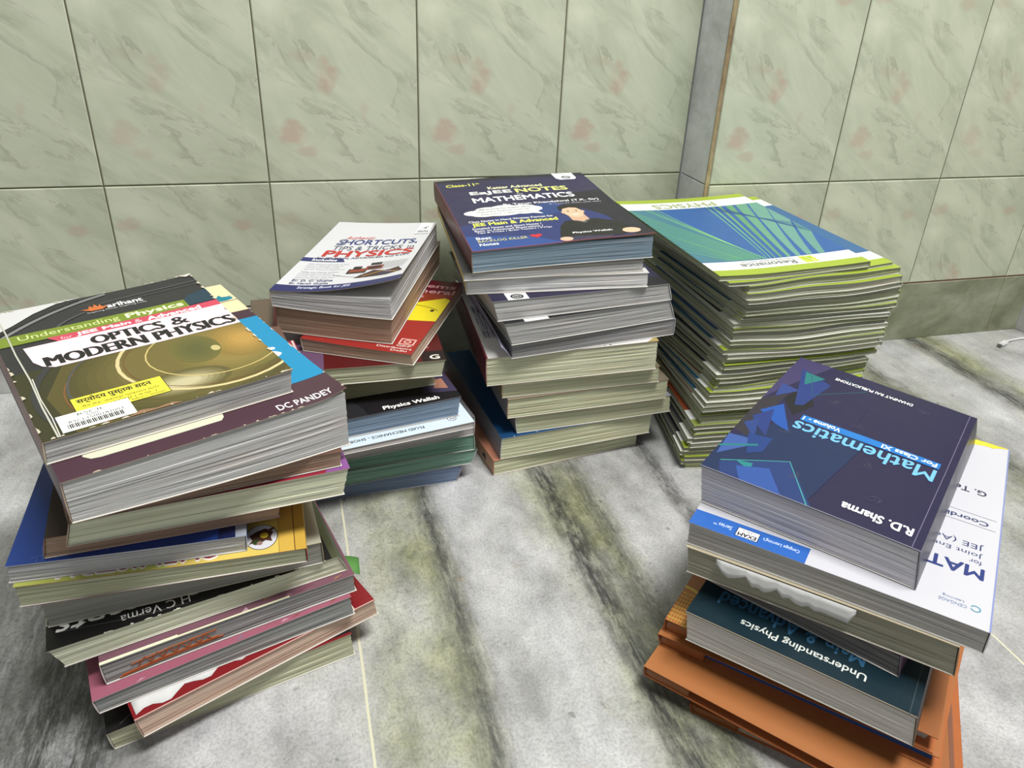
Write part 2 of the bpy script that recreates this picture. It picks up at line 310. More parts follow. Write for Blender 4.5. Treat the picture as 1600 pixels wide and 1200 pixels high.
# ---------------------------------------------------------------- books
# every stack: centre of its height field, and per book (centre x, y, turn, width, depth, lean), height field above, height field below
STK = {
'S1': ((0, 0.58), [
    ('b1', [-0.1322, 0.589, 0.412, 0.1642, 0.2182, 0.0013], [0.2733, 0.0096, 0.0297, 0.0026], [0.2545, 0.0016, 0.0273, 0.0057]),
    ('b2', [-0.1147, 0.5895, 0.4165, 0.194, 0.2508, -0.0002], [0.2545, 0.0016, 0.0273, 0.0057], [0.2085, -0.0531, 0.0143, 0.0238]),
    ('b3', [-0.0969, 0.6062, 0.1845, 0.1872, 0.2399, 0.0009], [0.2085, -0.0531, 0.0143, 0.0238], [0.194, -0.011, 0.013, 0.0003]),
    ('b4', [-0.0935, 0.6058, 0.1517, 0.1919, 0.2399, 0.0056], [0.194, -0.011, 0.013, 0.0003], [0.1698, -0.0244, 0.01, 0.0063]),
    ('b5', [-0.1265, 0.6134, 0.1243, 0.1606, 0.2399, 0.0035], [0.1698, -0.0244, 0.01, 0.0063], [0.1528, -0.0164, 0.0085, 0.008]),
    ('b6', [-0.1427, 0.6035, 0.0393, 0.1584, 0.2399, 0.0012], [0.1528, -0.0164, 0.0085, 0.008], [0.1384, -0.0051, 0.0075, 0.0108]),
    ('b7', [-0.1181, 0.5987, 0.024, 0.1985, 0.2399, 0.0], [0.1384, -0.0051, 0.0075, 0.0108], [0.1247, 0.013, 0.007, 0.0068]),
    ('b8', [-0.1158, 0.6123, 0.0947, 0.2012, 0.2399, -0.0005], [0.1247, 0.013, 0.007, 0.0068], [0.1029, 0.0372, 0.0064, 0.001]),
    ('b9', [-0.1193, 0.6001, 0.2263, 0.2136, 0.2379, -0.0077], [0.1029, 0.0372, 0.0064, 0.001], [0.0851, 0.0339, 0.0051, -0.0065]),
    ('b10', [-0.1029, 0.5958, 0.242, 0.1941, 0.2399, -0.001], [0.0851, 0.0339, 0.0051, -0.0065], [0.0661, 0.0379, 0.0042, -0.012]),
    ('b11', [-0.1116, 0.5862, 0.2737, 0.1985, 0.24, -0.0023], [0.0661, 0.0379, 0.0042, -0.012], [0.0449, 0.0162, 0.0019, -0.0048]),
    ('b12', [-0.1022, 0.5816, 0.4069, 0.2001, 0.24, -0.003], [0.0449, 0.0162, 0.0019, -0.0048], [0.0265, 0.0269, 0.0033, -0.008]),
    ('b13', [-0.1108, 0.5847, 0.2692, 0.1932, 0.24, -0.0022], [0.0265, 0.0269, 0.0033, -0.008], [0.0, 0.0, 0.0, 0.0]),
]),
'S2': ((0.1, 0.83), [
    ('a1', [0.0711, 0.8793, -0.3893, 0.1313, 0.2352, -0.0012], [0.2351, 0.0765, 0.029, 0.0382], [0.2096, 0.0184, 0.0196, 0.0325]),
    ('a2', [0.0763, 0.8879, -0.3936, 0.1277, 0.2492, 0.0009], [0.2096, 0.0184, 0.0196, 0.0325], [0.1795, 0.0062, 0.0159, 0.0209]),
    ('a3', [0.0958, 0.8417, -0.4728, 0.1256, 0.2076, -0.002], [0.1795, 0.0062, 0.0159, 0.0209], [0.1664, 0.0156, 0.0154, 0.0105]),
    ('a4', [0.052, 0.8499, -0.0349, 0.184, 0.2399, 0.0044], [0.1664, 0.0156, 0.0154, 0.0105], [0.1465, 0.0172, 0.0141, 0.0064]),
    ('a5', [0.034, 0.8694, 0.0814, 0.1846, 0.2399, 0.0001], [0.1465, 0.0172, 0.0141, 0.0064], [0.1191, 0.0326, 0.0138, -0.001]),
    ('a6', [0.0488, 0.8306, 0.1421, 0.1848, 0.24, 0.0029], [0.1191, 0.0326, 0.0138, -0.001], [0.0948, 0.0184, 0.0107, 0.0007]),
    ('a7', [0.0599, 0.8131, 0.1594, 0.1846, 0.24, 0.0003], [0.0948, 0.0184, 0.0107, 0.0007], [0.0867, 0.0084, 0.0077, 0.0012]),
    ('a8', [0.0666, 0.839, 0.1531, 0.1848, 0.24, 0.0001], [0.0867, 0.0084, 0.0077, 0.0012], [0.0613, 0.0056, 0.0058, 0.0005]),
    ('a9', [0.0752, 0.8463, 0.0768, 0.1849, 0.2399, -0.001], [0.0613, 0.0056, 0.0058, 0.0005], [0.0407, 0.0024, 0.0037, 0.0004]),
    ('a10', [0.0738, 0.8457, 0.0906, 0.1849, 0.2399, 0.0075], [0.0407, 0.0024, 0.0037, 0.0004], [0.0213, 0.0023, 0.0018, 0.0002]),
    ('a11', [0.0617, 0.8485, 0.0382, 0.1847, 0.2399, 0.0076], [0.0213, 0.0023, 0.0018, 0.0002], [0.0, 0.0, 0.0, 0.0]),
]),
'S3': ((0.3, 0.85), [
    ('c1', [0.282, 0.8844, -0.0296, 0.2062, 0.2667, -0.0013], [0.2857, 0.0436, 0.0347, -0.0109], [0.2606, 0.0401, 0.0289, -0.0071]),
    ('c2', [0.2759, 0.8685, -0.0709, 0.2034, 0.2399, -0.0009], [0.2606, 0.0401, 0.0289, -0.0071], [0.2484, 0.0268, 0.0248, -0.0001]),
    ('c3', [0.2869, 0.8679, -0.1222, 0.2052, 0.2399, -0.0005], [0.2484, 0.0268, 0.0248, -0.0001], [0.2303, 0.0309, 0.0214, 0.0033]),
    ('c4', [0.2996, 0.8586, 0.0153, 0.2082, 0.24, -0.0064], [0.2303, 0.0309, 0.0214, 0.0033], [0.2071, 0.0485, 0.0179, 0.0036]),
    ('c5', [0.3045, 0.8552, 0.0566, 0.2014, 0.24, -0.0097], [0.2071, 0.0485, 0.0179, 0.0036], [0.1807, 0.0604, 0.015, 0.0037]),
    ('c6', [0.3129, 0.8571, 0.0389, 0.2013, 0.24, -0.0005], [0.1807, 0.0604, 0.015, 0.0037], [0.1613, 0.0484, 0.0123, 0.0011]),
    ('c7', [0.2995, 0.8566, -0.0509, 0.2055, 0.24, -0.0014], [0.1613, 0.0484, 0.0123, 0.0011], [0.1242, 0.0379, 0.0102, 0.0015]),
    ('c8', [0.3127, 0.8612, -0.0379, 0.1954, 0.24, -0.0012], [0.1242, 0.0379, 0.0102, 0.0015], [0.103, 0.0276, 0.0083, 0.0016]),
    ('c9', [0.3187, 0.8609, 0.0076, 0.2051, 0.24, -0.0001], [0.103, 0.0276, 0.0083, 0.0016], [0.0766, 0.0202, 0.0069, 0.002]),
    ('c10', [0.3279, 0.865, 0.0247, 0.2039, 0.24, -0.0027], [0.0766, 0.0202, 0.0069, 0.002], [0.0526, 0.0169, 0.0059, 0.0032]),
    ('c11', [0.3008, 0.8634, 0.0839, 0.2033, 0.24, 0.0011], [0.0526, 0.0169, 0.0059, 0.0032], [0.0221, 0.0088, 0.0026, 0.0026]),
    ('c12', [0.2839, 0.867, 0.1424, 0.202, 0.2399, -0.0002], [0.0221, 0.0088, 0.0026, 0.0026], [0.0, 0.0, 0.0, 0.0]),
]),
'S4': ((0.55, 0.8), [
    ('m1', [0.5295, 0.8349, 0.0326, 0.1969, 0.28, -0.0004], [0.2593, 0.0291, 0.0284, 0.0247], [0.2532, 0.0228, 0.0305, 0.0205]),
    ('m1b', [0.5475, 0.8326, 0.0697, 0.2229, 0.2759, 0.0001], [0.2532, 0.0228, 0.0305, 0.0205], [0.2479, 0.0237, 0.0091, 0.0094]),
    ('m2', [0.5714, 0.8253, 0.029, 0.2223, 0.2718, -0.0125], [0.2479, 0.0237, 0.0091, 0.0094], [0.2279, 0.0201, -0.0053, 0.0245]),
    ('m3', [0.5804, 0.8236, -0.0039, 0.2028, 0.2695, 0.0], [0.2279, 0.0201, -0.0053, 0.0245], [0.1998, 0.0151, -0.0118, 0.0186]),
    ('m4', [0.5753, 0.8264, -0.0366, 0.2002, 0.2695, 0.0012], [0.1998, 0.0151, -0.0118, 0.0186], [0.1663, 0.025, -0.0166, 0.0232]),
    ('m5', [0.5716, 0.8259, -0.0608, 0.2022, 0.2695, 0.0011], [0.1663, 0.025, -0.0166, 0.0232], [0.1423, 0.0192, -0.0244, 0.0164]),
    ('m6', [0.5619, 0.8289, -0.0061, 0.1975, 0.2694, -0.0087], [0.1423, 0.0192, -0.0244, 0.0164], [0.1025, 0.0302, -0.02, 0.0104]),
    ('m7', [0.5633, 0.8183, -0.1282, 0.2, 0.2696, 0.0119], [0.1025, 0.0302, -0.02, 0.0104], [0.0457, 0.0157, -0.0076, -0.0004]),
    ('m8', [0.5578, 0.8133, -0.1735, 0.2, 0.2697, -0.0057], [0.0457, 0.0157, -0.0076, -0.0004], [0.0, 0.0, 0.0, 0.0]),
]),
'S5': ((0.45, 0.43), [
    ('r1', [0.4528, 0.4655, -0.9146, 0.1692, 0.2466, -0.0055], [0.1876, -0.002, 0.0287, -0.0227], [0.1549, 0.0212, 0.0214, -0.0148]),
    ('r2', [0.4597, 0.4465, -0.8338, 0.2166, 0.275, -0.0009], [0.1549, 0.0212, 0.0214, -0.0148], [0.1341, 0.0267, 0.0136, -0.0154]),
    ('r3', [0.4417, 0.4365, -0.8263, 0.2007, 0.24, -0.0041], [0.1341, 0.0267, 0.0136, -0.0154], [0.1065, 0.0219, 0.0104, -0.0109]),
    ('r4', [0.4495, 0.4413, -0.9672, 0.1699, 0.24, -0.0036], [0.1065, 0.0219, 0.0104, -0.0109], [0.0866, 0.0169, 0.0084, -0.0074]),
    ('r5', [0.4259, 0.4112, -0.873, 0.1747, 0.24, -0.0045], [0.0866, 0.0169, 0.0084, -0.0074], [0.0589, 0.0183, 0.0032, -0.011]),
    ('r6', [0.456, 0.4449, -0.8456, 0.2122, 0.3, -0.0006], [0.0589, 0.0183, 0.0032, -0.011], [0.0423, 0.0091, 0.0027, -0.0055]),
    ('r7', [0.4532, 0.443, -0.8212, 0.2197, 0.3, -0.0037], [0.0423, 0.0091, 0.0027, -0.0055], [0.0279, 0.0015, 0.0022, -0.0015]),
    ('r8', [0.4322, 0.4128, -0.8834, 0.2175, 0.3, -0.002], [0.0279, 0.0015, 0.0022, -0.0015], [0.0158, -0.0028, 0.0019, 0.0004]),
    ('r9', [0.4476, 0.4289, -0.7111, 0.2125, 0.3, -0.0118], [0.0158, -0.0028, 0.0019, 0.0004], [0.0076, -0.0046, 0.0013, 0.0014]),
    ('r10', [0.4511, 0.4094, -0.7829, 0.1919, 0.3, -0.0025], [0.0076, -0.0046, 0.0013, 0.0014], [0.0, 0.0, 0.0, 0.0]),
]),
}
FIT = {}
LEVELS = {}
for k, (c, rows) in STK.items():
    LEVELS[k] = (c, [r[2] for r in rows][::-1])          # height fields from the lowest book up
    for i, (n, p, t, b_) in enumerate(rows): FIT[n] = (k, len(rows) - i, p)
TMIN = 0.0021
def zf(F, c, x, y):
    dx, dy = x - c[0], y - c[1]
    return F[0] + F[1] * dx + F[2] * dy + F[3] * 10 * dx * dx
def level(k, n, f=0.0):
    """height of the surface on top of the n lowest books of a stack; f goes on towards the next one"""
    c, Fs = LEVELS[k]
    def z(x, y):
        h = 0.0; lo = 0.0
        for i in range(n + (1 if f > 0 else 0)):
            lo = h; h = max(zf(Fs[i], c, x, y), h + TMIN)
        return h if f <= 0 else lo + (h - lo) * f
    return z

class Geo:
    """maps (along width, along depth, 0..1 up) of one book to its own local space, sagging with its neighbours"""
    def __init__(s, p, top, bot, warp=None, gap=0.0002):
        (s.x, s.y, s.th, s.w, s.d, s.sh), s.top, s.bot = p, top, bot
        s.cs, s.sn = math.cos(s.th), math.sin(s.th)
        s.z0 = max(bot(s.x, s.y), 0.0); s.warp = warp; s.gap = gap
    def __call__(s, lx, ly, sv, dz=0.0):
        lx2 = lx + s.sh * (sv - 0.5)
        x = s.x + s.cs * lx2 - s.sn * ly; y = s.y + s.sn * lx2 + s.cs * ly
        zb = s.bot(x, y); zt = s.top(x, y)
        z = zb + s.gap + (zt - zb - 2 * s.gap) * sv + dz
        if s.warp:
            ex, ey, ez = s.warp(lx / (s.w / 2), ly / (s.d / 2), sv); lx2 += ex; ly += ey; z += ez
        return Vector((lx2, ly, z - s.z0))

def page_block(g, over, spine, tk, mats, parent, layer=0.0017, name='page_block', rough=0.00045, inset_front=0.0):
    """closed leaves: many slightly ragged gatherings, kept in one mesh"""
    rr = random.Random(hash((round(g.x * 1e4), round(g.y * 1e4), round(g.z0 * 1e4))) & 0xffff)
    bm = bmesh.new(); uvl = bm.loops.layers.uv.new('uv')
    T = max(0.002, g.top(g.x, g.y) - g.bot(g.x, g.y))
    n = max(2, int(T / layer))
    x0, x1 = -g.w / 2 + over, g.w / 2 - over
    if spine == 'L': x0 = -g.w / 2 + tk + 0.0004
    if spine == 'R': x1 = g.w / 2 - tk - 0.0004
    y0, y1 = -g.d / 2 + over + inset_front, g.d / 2 - over
    nx, ny = 12, 14
    per = []
    for i in range(nx): per.append((x0 + (x1 - x0) * i / nx, y0, 0, -1))
    for i in range(ny): per.append((x1, y0 + (y1 - y0) * i / ny, 1, 0))
    for i in range(nx): per.append((x1 - (x1 - x0) * i / nx, y1, 0, 1))
    for i in range(ny): per.append((x0, y1 - (y1 - y0) * i / ny, -1, 0))
    L = [0.0]
    for i in range(1, len(per) + 1):
        a, b_ = per[i - 1], per[i % len(per)]; L.append(L[-1] + math.hypot(a[0] - b_[0], a[1] - b_[1]))
    rings = []
    ts = [0.0]
    for k in range(n): ts.append(ts[-1] + rr.uniform(0.5, 1.5))
    ts = [t / ts[-1] for t in ts]
    seed = rr.uniform(0, 50)
    for k in range(n):
        off = rr.uniform(-1, 1) * rough; ph = rr.uniform(0, 9)
        for e, s0 in ((0, ts[k]), (1, ts[k + 1])):
            ring = []
            for (px, py, nx_, ny_) in per:
                o_ = off + 0.5 * rough * math.sin(px * 40 + py * 33 + ph)
                onspine = (spine == 'L' and nx_ == -1) or (spine == 'R' and nx_ == 1)
                if onspine: o_ = 0
                zt, zb = -tk - 0.00005, tk + 0.00005
                s1 = s0
                if 0.02 < s0 < 0.98: s1 = s0 + 0.25 / n * math.sin(px * 23 + py * 19 + k * 1.7 + seed)
                v = g(px + nx_ * (o_ - 0.0002), py + ny_ * (o_ - 0.0002), min(1, max(0, s1)), zb + (zt - zb) * s1)
                ring.append((bm.verts.new(v), s1))
            rings.append(ring)
    m_ = len(per)
    for r0, r1 in zip(rings[:-1], rings[1:]):
        for i in range(m_):
            j = (i + 1) % m_
            f = bm.faces.new((r0[i][0], r0[j][0], r1[j][0], r1[i][0]))
            us = (L[i], L[i + 1], L[i + 1], L[i]); vsx = (r0[i][1], r0[j][1], r1[j][1], r1[i][1])
            for l, u_, v_ in zip(f.loops, us, vsx): l[uvl].uv = (u_ + seed, v_ * T + seed)
    # top and bottom leaves as gridded sheets
    for ring, flip in ((rings[0], True), (rings[-1], False)):
        # grid interior
        g_ = [[None] * (ny + 1) for _ in range(nx + 1)]
        for i in range(nx + 1):
            for j in range(ny + 1):
                if j == 0 and i < nx: g_[i][j] = ring[i][0]
                elif i == nx and j < ny: g_[i][j] = ring[nx + j][0]
                elif j == ny and i > 0: g_[i][j] = ring[nx + ny + (nx - i)][0]
                elif i == 0 and j > 0: g_[i][j] = ring[2 * nx + ny + (ny - j)][0]
                else:
                    sv = 0.0 if flip else 1.0
                    g_[i][j] = bm.verts.new(g(x0 + (x1 - x0) * i / nx, y0 + (y1 - y0) * j / ny, sv, (tk + 0.00005) * (1 if flip else -1)))
        for i in range(nx):
            for j in range(ny):
                q = (g_[i][j], g_[i + 1][j], g_[i + 1][j + 1], g_[i][j + 1])
                f = bm.faces.new(q[::-1] if flip else q)
                for l in f.loops: l[uvl].uv = (l.vert.co.x * 0.1, seed)
    return obj(name, bm, mats, parent)

_text = {}
def text_mesh(s, bold=0.0, shear=0.0, spacing=1.0):
    key = (s, bold, shear, spacing)
    if key in _text: return _text[key]
    cu = bpy.data.curves.new('lettering', 'FONT'); cu.body = s; cu.offset = bold; cu.shear = shear
    cu.space_character = spacing; cu.resolution_u = 3
    o = bpy.data.objects.new('lettering', cu); col.objects.link(o)
    dg = C.evaluated_depsgraph_get(); dg.update()
    me = bpy.data.meshes.new_from_object(o.evaluated_get(dg))
    vs_ = [tuple(v.co[:2]) for v in me.vertices]; fs = [tuple(p.vertices) for p in me.polygons]
    bpy.data.objects.remove(o); bpy.data.curves.remove(cu); bpy.data.meshes.remove(me)
    _text[key] = (vs_, fs); return _text[key]

# art items, all in cover fractions: a 0..1 across, b 0..1 up, read upright
def P_(pts, c): return ('poly', pts, c)
def B_(a0, b0, a1, b1, c): return ('poly', [(a0, b0), (a1, b0), (a1, b1), (a0, b1)], c)
def T_(s, a0, b0, a1, b1, c, bold=0.0, shear=0.0): return ('text', s, (a0, b0, a1, b1), c, bold, shear)
def E_(a, b, ra, rb, c, a0=0, a1=360, n=28): return ('poly', [(a + ra * math.cos(math.radians(a0 + (a1 - a0) * i / n)), b + rb * math.sin(math.radians(a0 + (a1 - a0) * i / n))) for i in range(n if a1 - a0 >= 360 else n + 1)], c)
def L_(pts, wd, c, asp=1.3):
    """a line of given width (fraction of cover width)"""
    up, dn = [], []
    for i, p in enumerate(pts):
        q0, q1 = pts[max(0, i - 1)], pts[min(len(pts) - 1, i + 1)]
        dx, dy = q1[0] - q0[0], (q1[1] - q0[1]) * asp; l = math.hypot(dx, dy) or 1
        nx, ny = -dy / l * wd / 2, dx / l * wd / 2 / asp
        up.append((p[0] + nx, p[1] + ny)); dn.append((p[0] - nx, p[1] - ny))
    return ('strip', up, dn, c)
def arc(a, b, ra, rb, d0, d1, n=20): return [(a + ra * math.cos(math.radians(d0 + (d1 - d0) * i / n)), b + rb * math.sin(math.radians(d0 + (d1 - d0) * i / n))) for i in range(n + 1)]
def wear(seed, edges='FBLR', n=26, c=(198, 190, 170), size=0.010):
    """little chips of bare card along the rims"""
    rr = random.Random(seed); out = []
    for e in edges:
        for _ in range(n):
            t = rr.random(); l = rr.uniform(0.004, 0.035); s = size * rr.uniform(0.25, 1.0)
            if e == 'F': out.append(P_([(t, 0), (t + l, 0), (t + l * 0.7, s * 0.75), (t + l * 0.2, s * 0.5)], c))
            if e == 'B': out.append(P_([(t, 1), (t + l * 0.2, 1 - s * 0.5), (t + l * 0.7, 1 - s * 0.75), (t + l, 1)], c))
            if e == 'L': out.append(P_([(0, t), (s, t + l * 0.2), (s * 0.7, t + l * 0.7), (0, t + l)], c))
            if e == 'R': out.append(P_([(1, t), (1, t + l), (1 - s, t + l * 0.7), (1 - s * 0.6, t + l * 0.2)], c))
    return out
def bez(p0, p1, p2, n=12): return [tuple((1 - t) ** 2 * p0[i] + 2 * t * (1 - t) * p1[i] + t * t * p2[i] for i in (0, 1)) for t in [k / n for k in range(n + 1)]]

def add_art(bm, g, items, mats, rot, hbase=0.00006):
    """prints laid on the top cover, each a hair above the one below it, following its curve"""
    cache = {}
    for k, it in enumerate(items):
        kind = it[0]; W_, D_ = g.w, g.d; small_text = True
        if kind == 'poly': polys = [[(a * W_, b * D_) for a, b in it[1]]]; c = it[2]
        elif kind == 'strip':
            up, dn, c = it[1], it[2], it[3]
            polys = [[(p[0] * W_, p[1] * D_) for p in (up[i], dn[i], dn[i + 1], up[i + 1])] for i in range(len(up) - 1)]
        else:
            _, s, (a0, b0, a1, b1), c, bold, shear = it
            vs_, fs = text_mesh(s, 0.0, shear)
            if not vs_: continue
            xs = [v[0] for v in vs_]; ys = [v[1] for v in vs_]
            sx = (a1 - a0) * W_ / (max(xs) - min(xs)); sy = (b1 - b0) * D_ / (max(ys) - min(ys))
            pv = [((v[0] - min(xs)) * sx + a0 * W_, (v[1] - min(ys)) * sy + b0 * D_) for v in vs_]
            polys = [[pv[i] for i in f] for f in fs]
            if bold > 0:                       # heavier strokes: the glyphs again, shifted; wide = only sideways
                bx = bold * 0.95 * sx; by = bold * 0.95 * sy if bold < 0.06 else 0.0
                if bold >= 0.06: bx = bold * 0.8 * sx
                base_p = polys; polys = []; nc_ = 0
                for ddx, ddy in (((-bx, 0), (bx, 0), (0, -by), (0, by), (-bx * .7, -by * .7), (bx * .7, by * .7)) if by else ((-bx, 0), (-bx / 3, 0), (bx / 3, 0), (bx, 0))):
                    nc_ += 1; polys += [[(x + ddx, y + ddy, nc_ * 7e-7) for x, y in pl] for pl in base_p]
        if c not in mats: mats.append(c)
        mi = mats.index(c)
        t = bmesh.new()
        for pl in polys:
            try: t.faces.new([t.verts.new((q[0], q[1], q[2] if len(q) > 2 else 0)) for q in pl])
            except Exception: pass
        bmesh.ops.triangulate(t, faces=t.faces[:])
        def cut(co, no, clear):
            bmesh.ops.bisect_plane(t, geom=t.verts[:] + t.edges[:] + t.faces[:], plane_co=co, plane_no=no, clear_outer=clear)
        for co, no in (((0, 0, 0), (-1, 0, 0)), ((W_, 0, 0), (1, 0, 0)), ((0, 0, 0), (0, -1, 0)), ((0, D_, 0), (0, 1, 0))): cut(co, no, True)
        if not t.verts: t.free(); continue
        xs = [v.co.x for v in t.verts]; ys = [v.co.y for v in t.verts]
        # cut lines coincide with the cover's own grid
        for i in range(1, NXC):
            x = W_ * i / NXC
            if min(xs) < x < max(xs): cut((x, 0, 0), (1, 0, 0), False)
        for i in range(1, NYC):
            y = D_ * i / NYC
            if min(ys) < y < max(ys): cut((0, y, 0), (0, 1, 0), False)
        if it[0] != 'text' or small_text:
            dd = [v.co.x / W_ * NXC - v.co.y / D_ * NYC for v in t.verts]; lo_, hi_ = min(dd), max(dd)
            for i in range(math.ceil(lo_), math.floor(hi_) + 1): cut((i * W_ / NXC, 0, 0), (NXC / W_, -NYC / D_, 0), False)
        bmesh.ops.triangulate(t, faces=t.faces[:])
        h = hbase + 0.000005 * (k + 1)
        mp = {}
        for v in t.verts:
            x, y = v.co.x, v.co.y
            lx, ly = (x - W_ / 2, y - D_ / 2) if not rot else (W_ / 2 - x, D_ / 2 - y)
            # sit on the bilinear facet of the cover grid
            fx = min(max((lx / W_ + 0.5) * NXC, 0), NXC); fy = min(max((ly / D_ + 0.5) * NYC, 0), NYC)
            i0, j0 = min(int(fx), NXC - 1), min(int(fy), NYC - 1); u, w_ = fx - i0, fy - j0
            def gp(i, j):
                if (i, j) not in cache: cache[(i, j)] = g(-W_ / 2 + W_ * i / NXC, -D_ / 2 + D_ * j / NYC, 1.0)
                return cache[(i, j)]
            p00, p10, p01, p11 = gp(i0, j0), gp(i0 + 1, j0), gp(i0, j0 + 1), gp(i0 + 1, j0 + 1)
            q = p00 * (1 - u) + p10 * (u - w_) + p11 * w_ if u >= w_ else p00 * (1 - w_) + p01 * (w_ - u) + p11 * u
            mp[v] = bm.verts.new((q.x, q.y, q.z + h + v.co.z))
        for f in t.faces:
            try:
                nf = bm.faces.new([mp[v] for v in f.verts]); nf.material_index = mi
                nf.normal_update()
                if nf.normal.z < 0: nf.normal_flip()
            except Exception: pass
        t.free()
NXC, NYC = 22, 26
def cover(g, spine, tk, color, spine_c, edge_c, parent, items=(), rot=False, back_c=None, name='cover', rough=0.38, gl=None, inner_c=(214, 212, 204), hb=None):
    """front board, spine and back board as one folded sheet with real thickness"""
    gl = gl or g
    mats = [color, spine_c, edge_c, back_c or color, inner_c]
    bm = bmesh.new()
    sg = -1 if spine == 'L' else 1
    prof = []     # (lx, s, dz, inner lx, inner dz, top?)
    W2 = g.w / 2
    for i in range(NXC + 1):                       # top sheet from fore edge to spine
        x = -sg * W2 + sg * g.w * i / NXC
        prof.append((x, 1.0, 0.0, x if i < NXC else sg * (W2 - tk), -tk))
    for s_ in (0.96, 0.75, 0.5, 0.25, 0.04):
        bulge = 0.0006 * math.sin(s_ * math.pi)
        prof.append((sg * (W2 + bulge), s_, 0.0, sg * (W2 - tk), 0.0))
    for i in range(NXC + 1):
        x = sg * W2 - sg * g.w * i / NXC
        prof.append((x, 0.0, 0.0, x if i > 0 else sg * (W2 - tk), tk))
    outer, inner = [], []
    for j in range(NYC + 1):
        y = -g.d / 2 + g.d * j / NYC
        outer.append([bm.verts.new((gl if p[1] == 1.0 else g)(p[0], y, p[1], p[2])) for p in prof])
        inner.append([bm.verts.new((gl if p[1] == 1.0 else g)(p[3], y, p[1], p[4])) for p in prof])
    np_ = len(prof)
    for j in range(NYC):
        for i in range(np_ - 1):
            mi = 0 if i < NXC else (3 if i >= NXC + 6 else 1)
            q = (outer[j][i], outer[j][i + 1], outer[j + 1][i + 1], outer[j + 1][i])
            if i < NXC:       # split the top sheet along one diagonal direction, the same on every book
                tris = ((q[1], q[0], q[3]), (q[1], q[3], q[2])) if spine == 'L' else ((q[0], q[1], q[2]), (q[0], q[2], q[3]))
                for tr in tris: bm.faces.new(tr).material_index = mi
            else: bm.faces.new(q).material_index = mi
            f = bm.faces.new((inner[j][i], inner[j + 1][i], inner[j + 1][i + 1], inner[j][i + 1])); f.material_index = 4
    for j, fl in ((0, 0), (NYC, 1)):
        for i in range(np_ - 1):
            f = bm.faces.new((outer[j][i], inner[j][i], inner[j][i + 1], outer[j][i + 1])); f.material_index = 2
    for i in (0, np_ - 1):
        for j in range(NYC):
            f = bm.faces.new((outer[j][i], outer[j + 1][i], inner[j + 1][i], inner[j][i])); f.material_index = 2
    bmesh.ops.recalc_face_normals(bm, faces=bm.faces[:])
    add_art(bm, gl, items, mats, rot, hb or (0.00006 if gl is g else 0.00012))
    mm = [c if isinstance(c, bpy.types.Material) else (plain('worn_card_edge', c, 0.8) if i in (2, 4) else ink(c, rough)) for i, c in enumerate(mats)]
    o = obj(name, bm, mm, parent)
    return o

def empty(name, label, cat, loc, th, group=None):
    o = bpy.data.objects.new(name, None); col.objects.link(o); o.empty_display_size = 0.03
    o.location = loc; o.rotation_euler = (0, 0, th); o['label'] = label; o['category'] = cat
    if group: o['group'] = group
    return o

def book(key, label, color, pages, spine='L', spine_c=None, edge=(196, 190, 176), items=(), rot=False, tk=0.00035, over=0.0010,
         warp=None, lift=None, name='paperback_book', cat='book', group=None, back_c=None, rough=0.38, fit=None, layer=0.0017,
         rag=0.0003, inset_front=0.0, cover_name='cover', pages_name='page_block', pages2=None, lines=1.0, fine=650.0, inner_c=(214, 212, 204), hb=None):
    if fit: p, t, b_ = fit
    else: k_, n_, p = FIT[key]; t, b_ = level(k_, n_), level(k_, n_ - 1)
    if group is None and key: group = {'b': 'books in the front left stack', 'a': 'books in the back left stack', 'c': 'books in the centre stack', 'r': 'folders in the front right stack' if cat == 'folder' else 'books in the front right stack'}[key[0]]
    g = Geo(p, t, b_, warp)
    gl = g
    if lift:
        base = g
        class GL(Geo):
            def __call__(s, lx, ly, sv, dz=0.0):
                v = Geo.__call__(s, lx, ly, sv, dz)
                e = lift(lx / (s.w / 2), ly / (s.d / 2)); v.x += e[0]; v.y += e[1]; v.z += e[2]; return v
        gl = GL(p, t, b_, warp)
    root = empty(name, label, cat, (g.x, g.y, g.z0), g.th, group)
    page_block(g, over, spine, tk, paper(pages, pages2, lines, fine) if not isinstance(pages, bpy.types.Material) else pages, root, layer, pages_name, rag, inset_front)
    cover(g, spine, tk, color, spine_c or color, edge, root, items, rot, back_c, cover_name, rough, gl, inner_c, hb)
    return root, g

K = (30, 30, 32); WH = (232, 232, 228); NV = (40, 44, 108)
GREYP, GREYP2 = (186, 186, 184), (150, 150, 148)
CREAM, CREAM2 = (210, 213, 186), (176, 180, 150)
BROWN, BROWN2 = (158, 132, 112), (124, 104, 84)

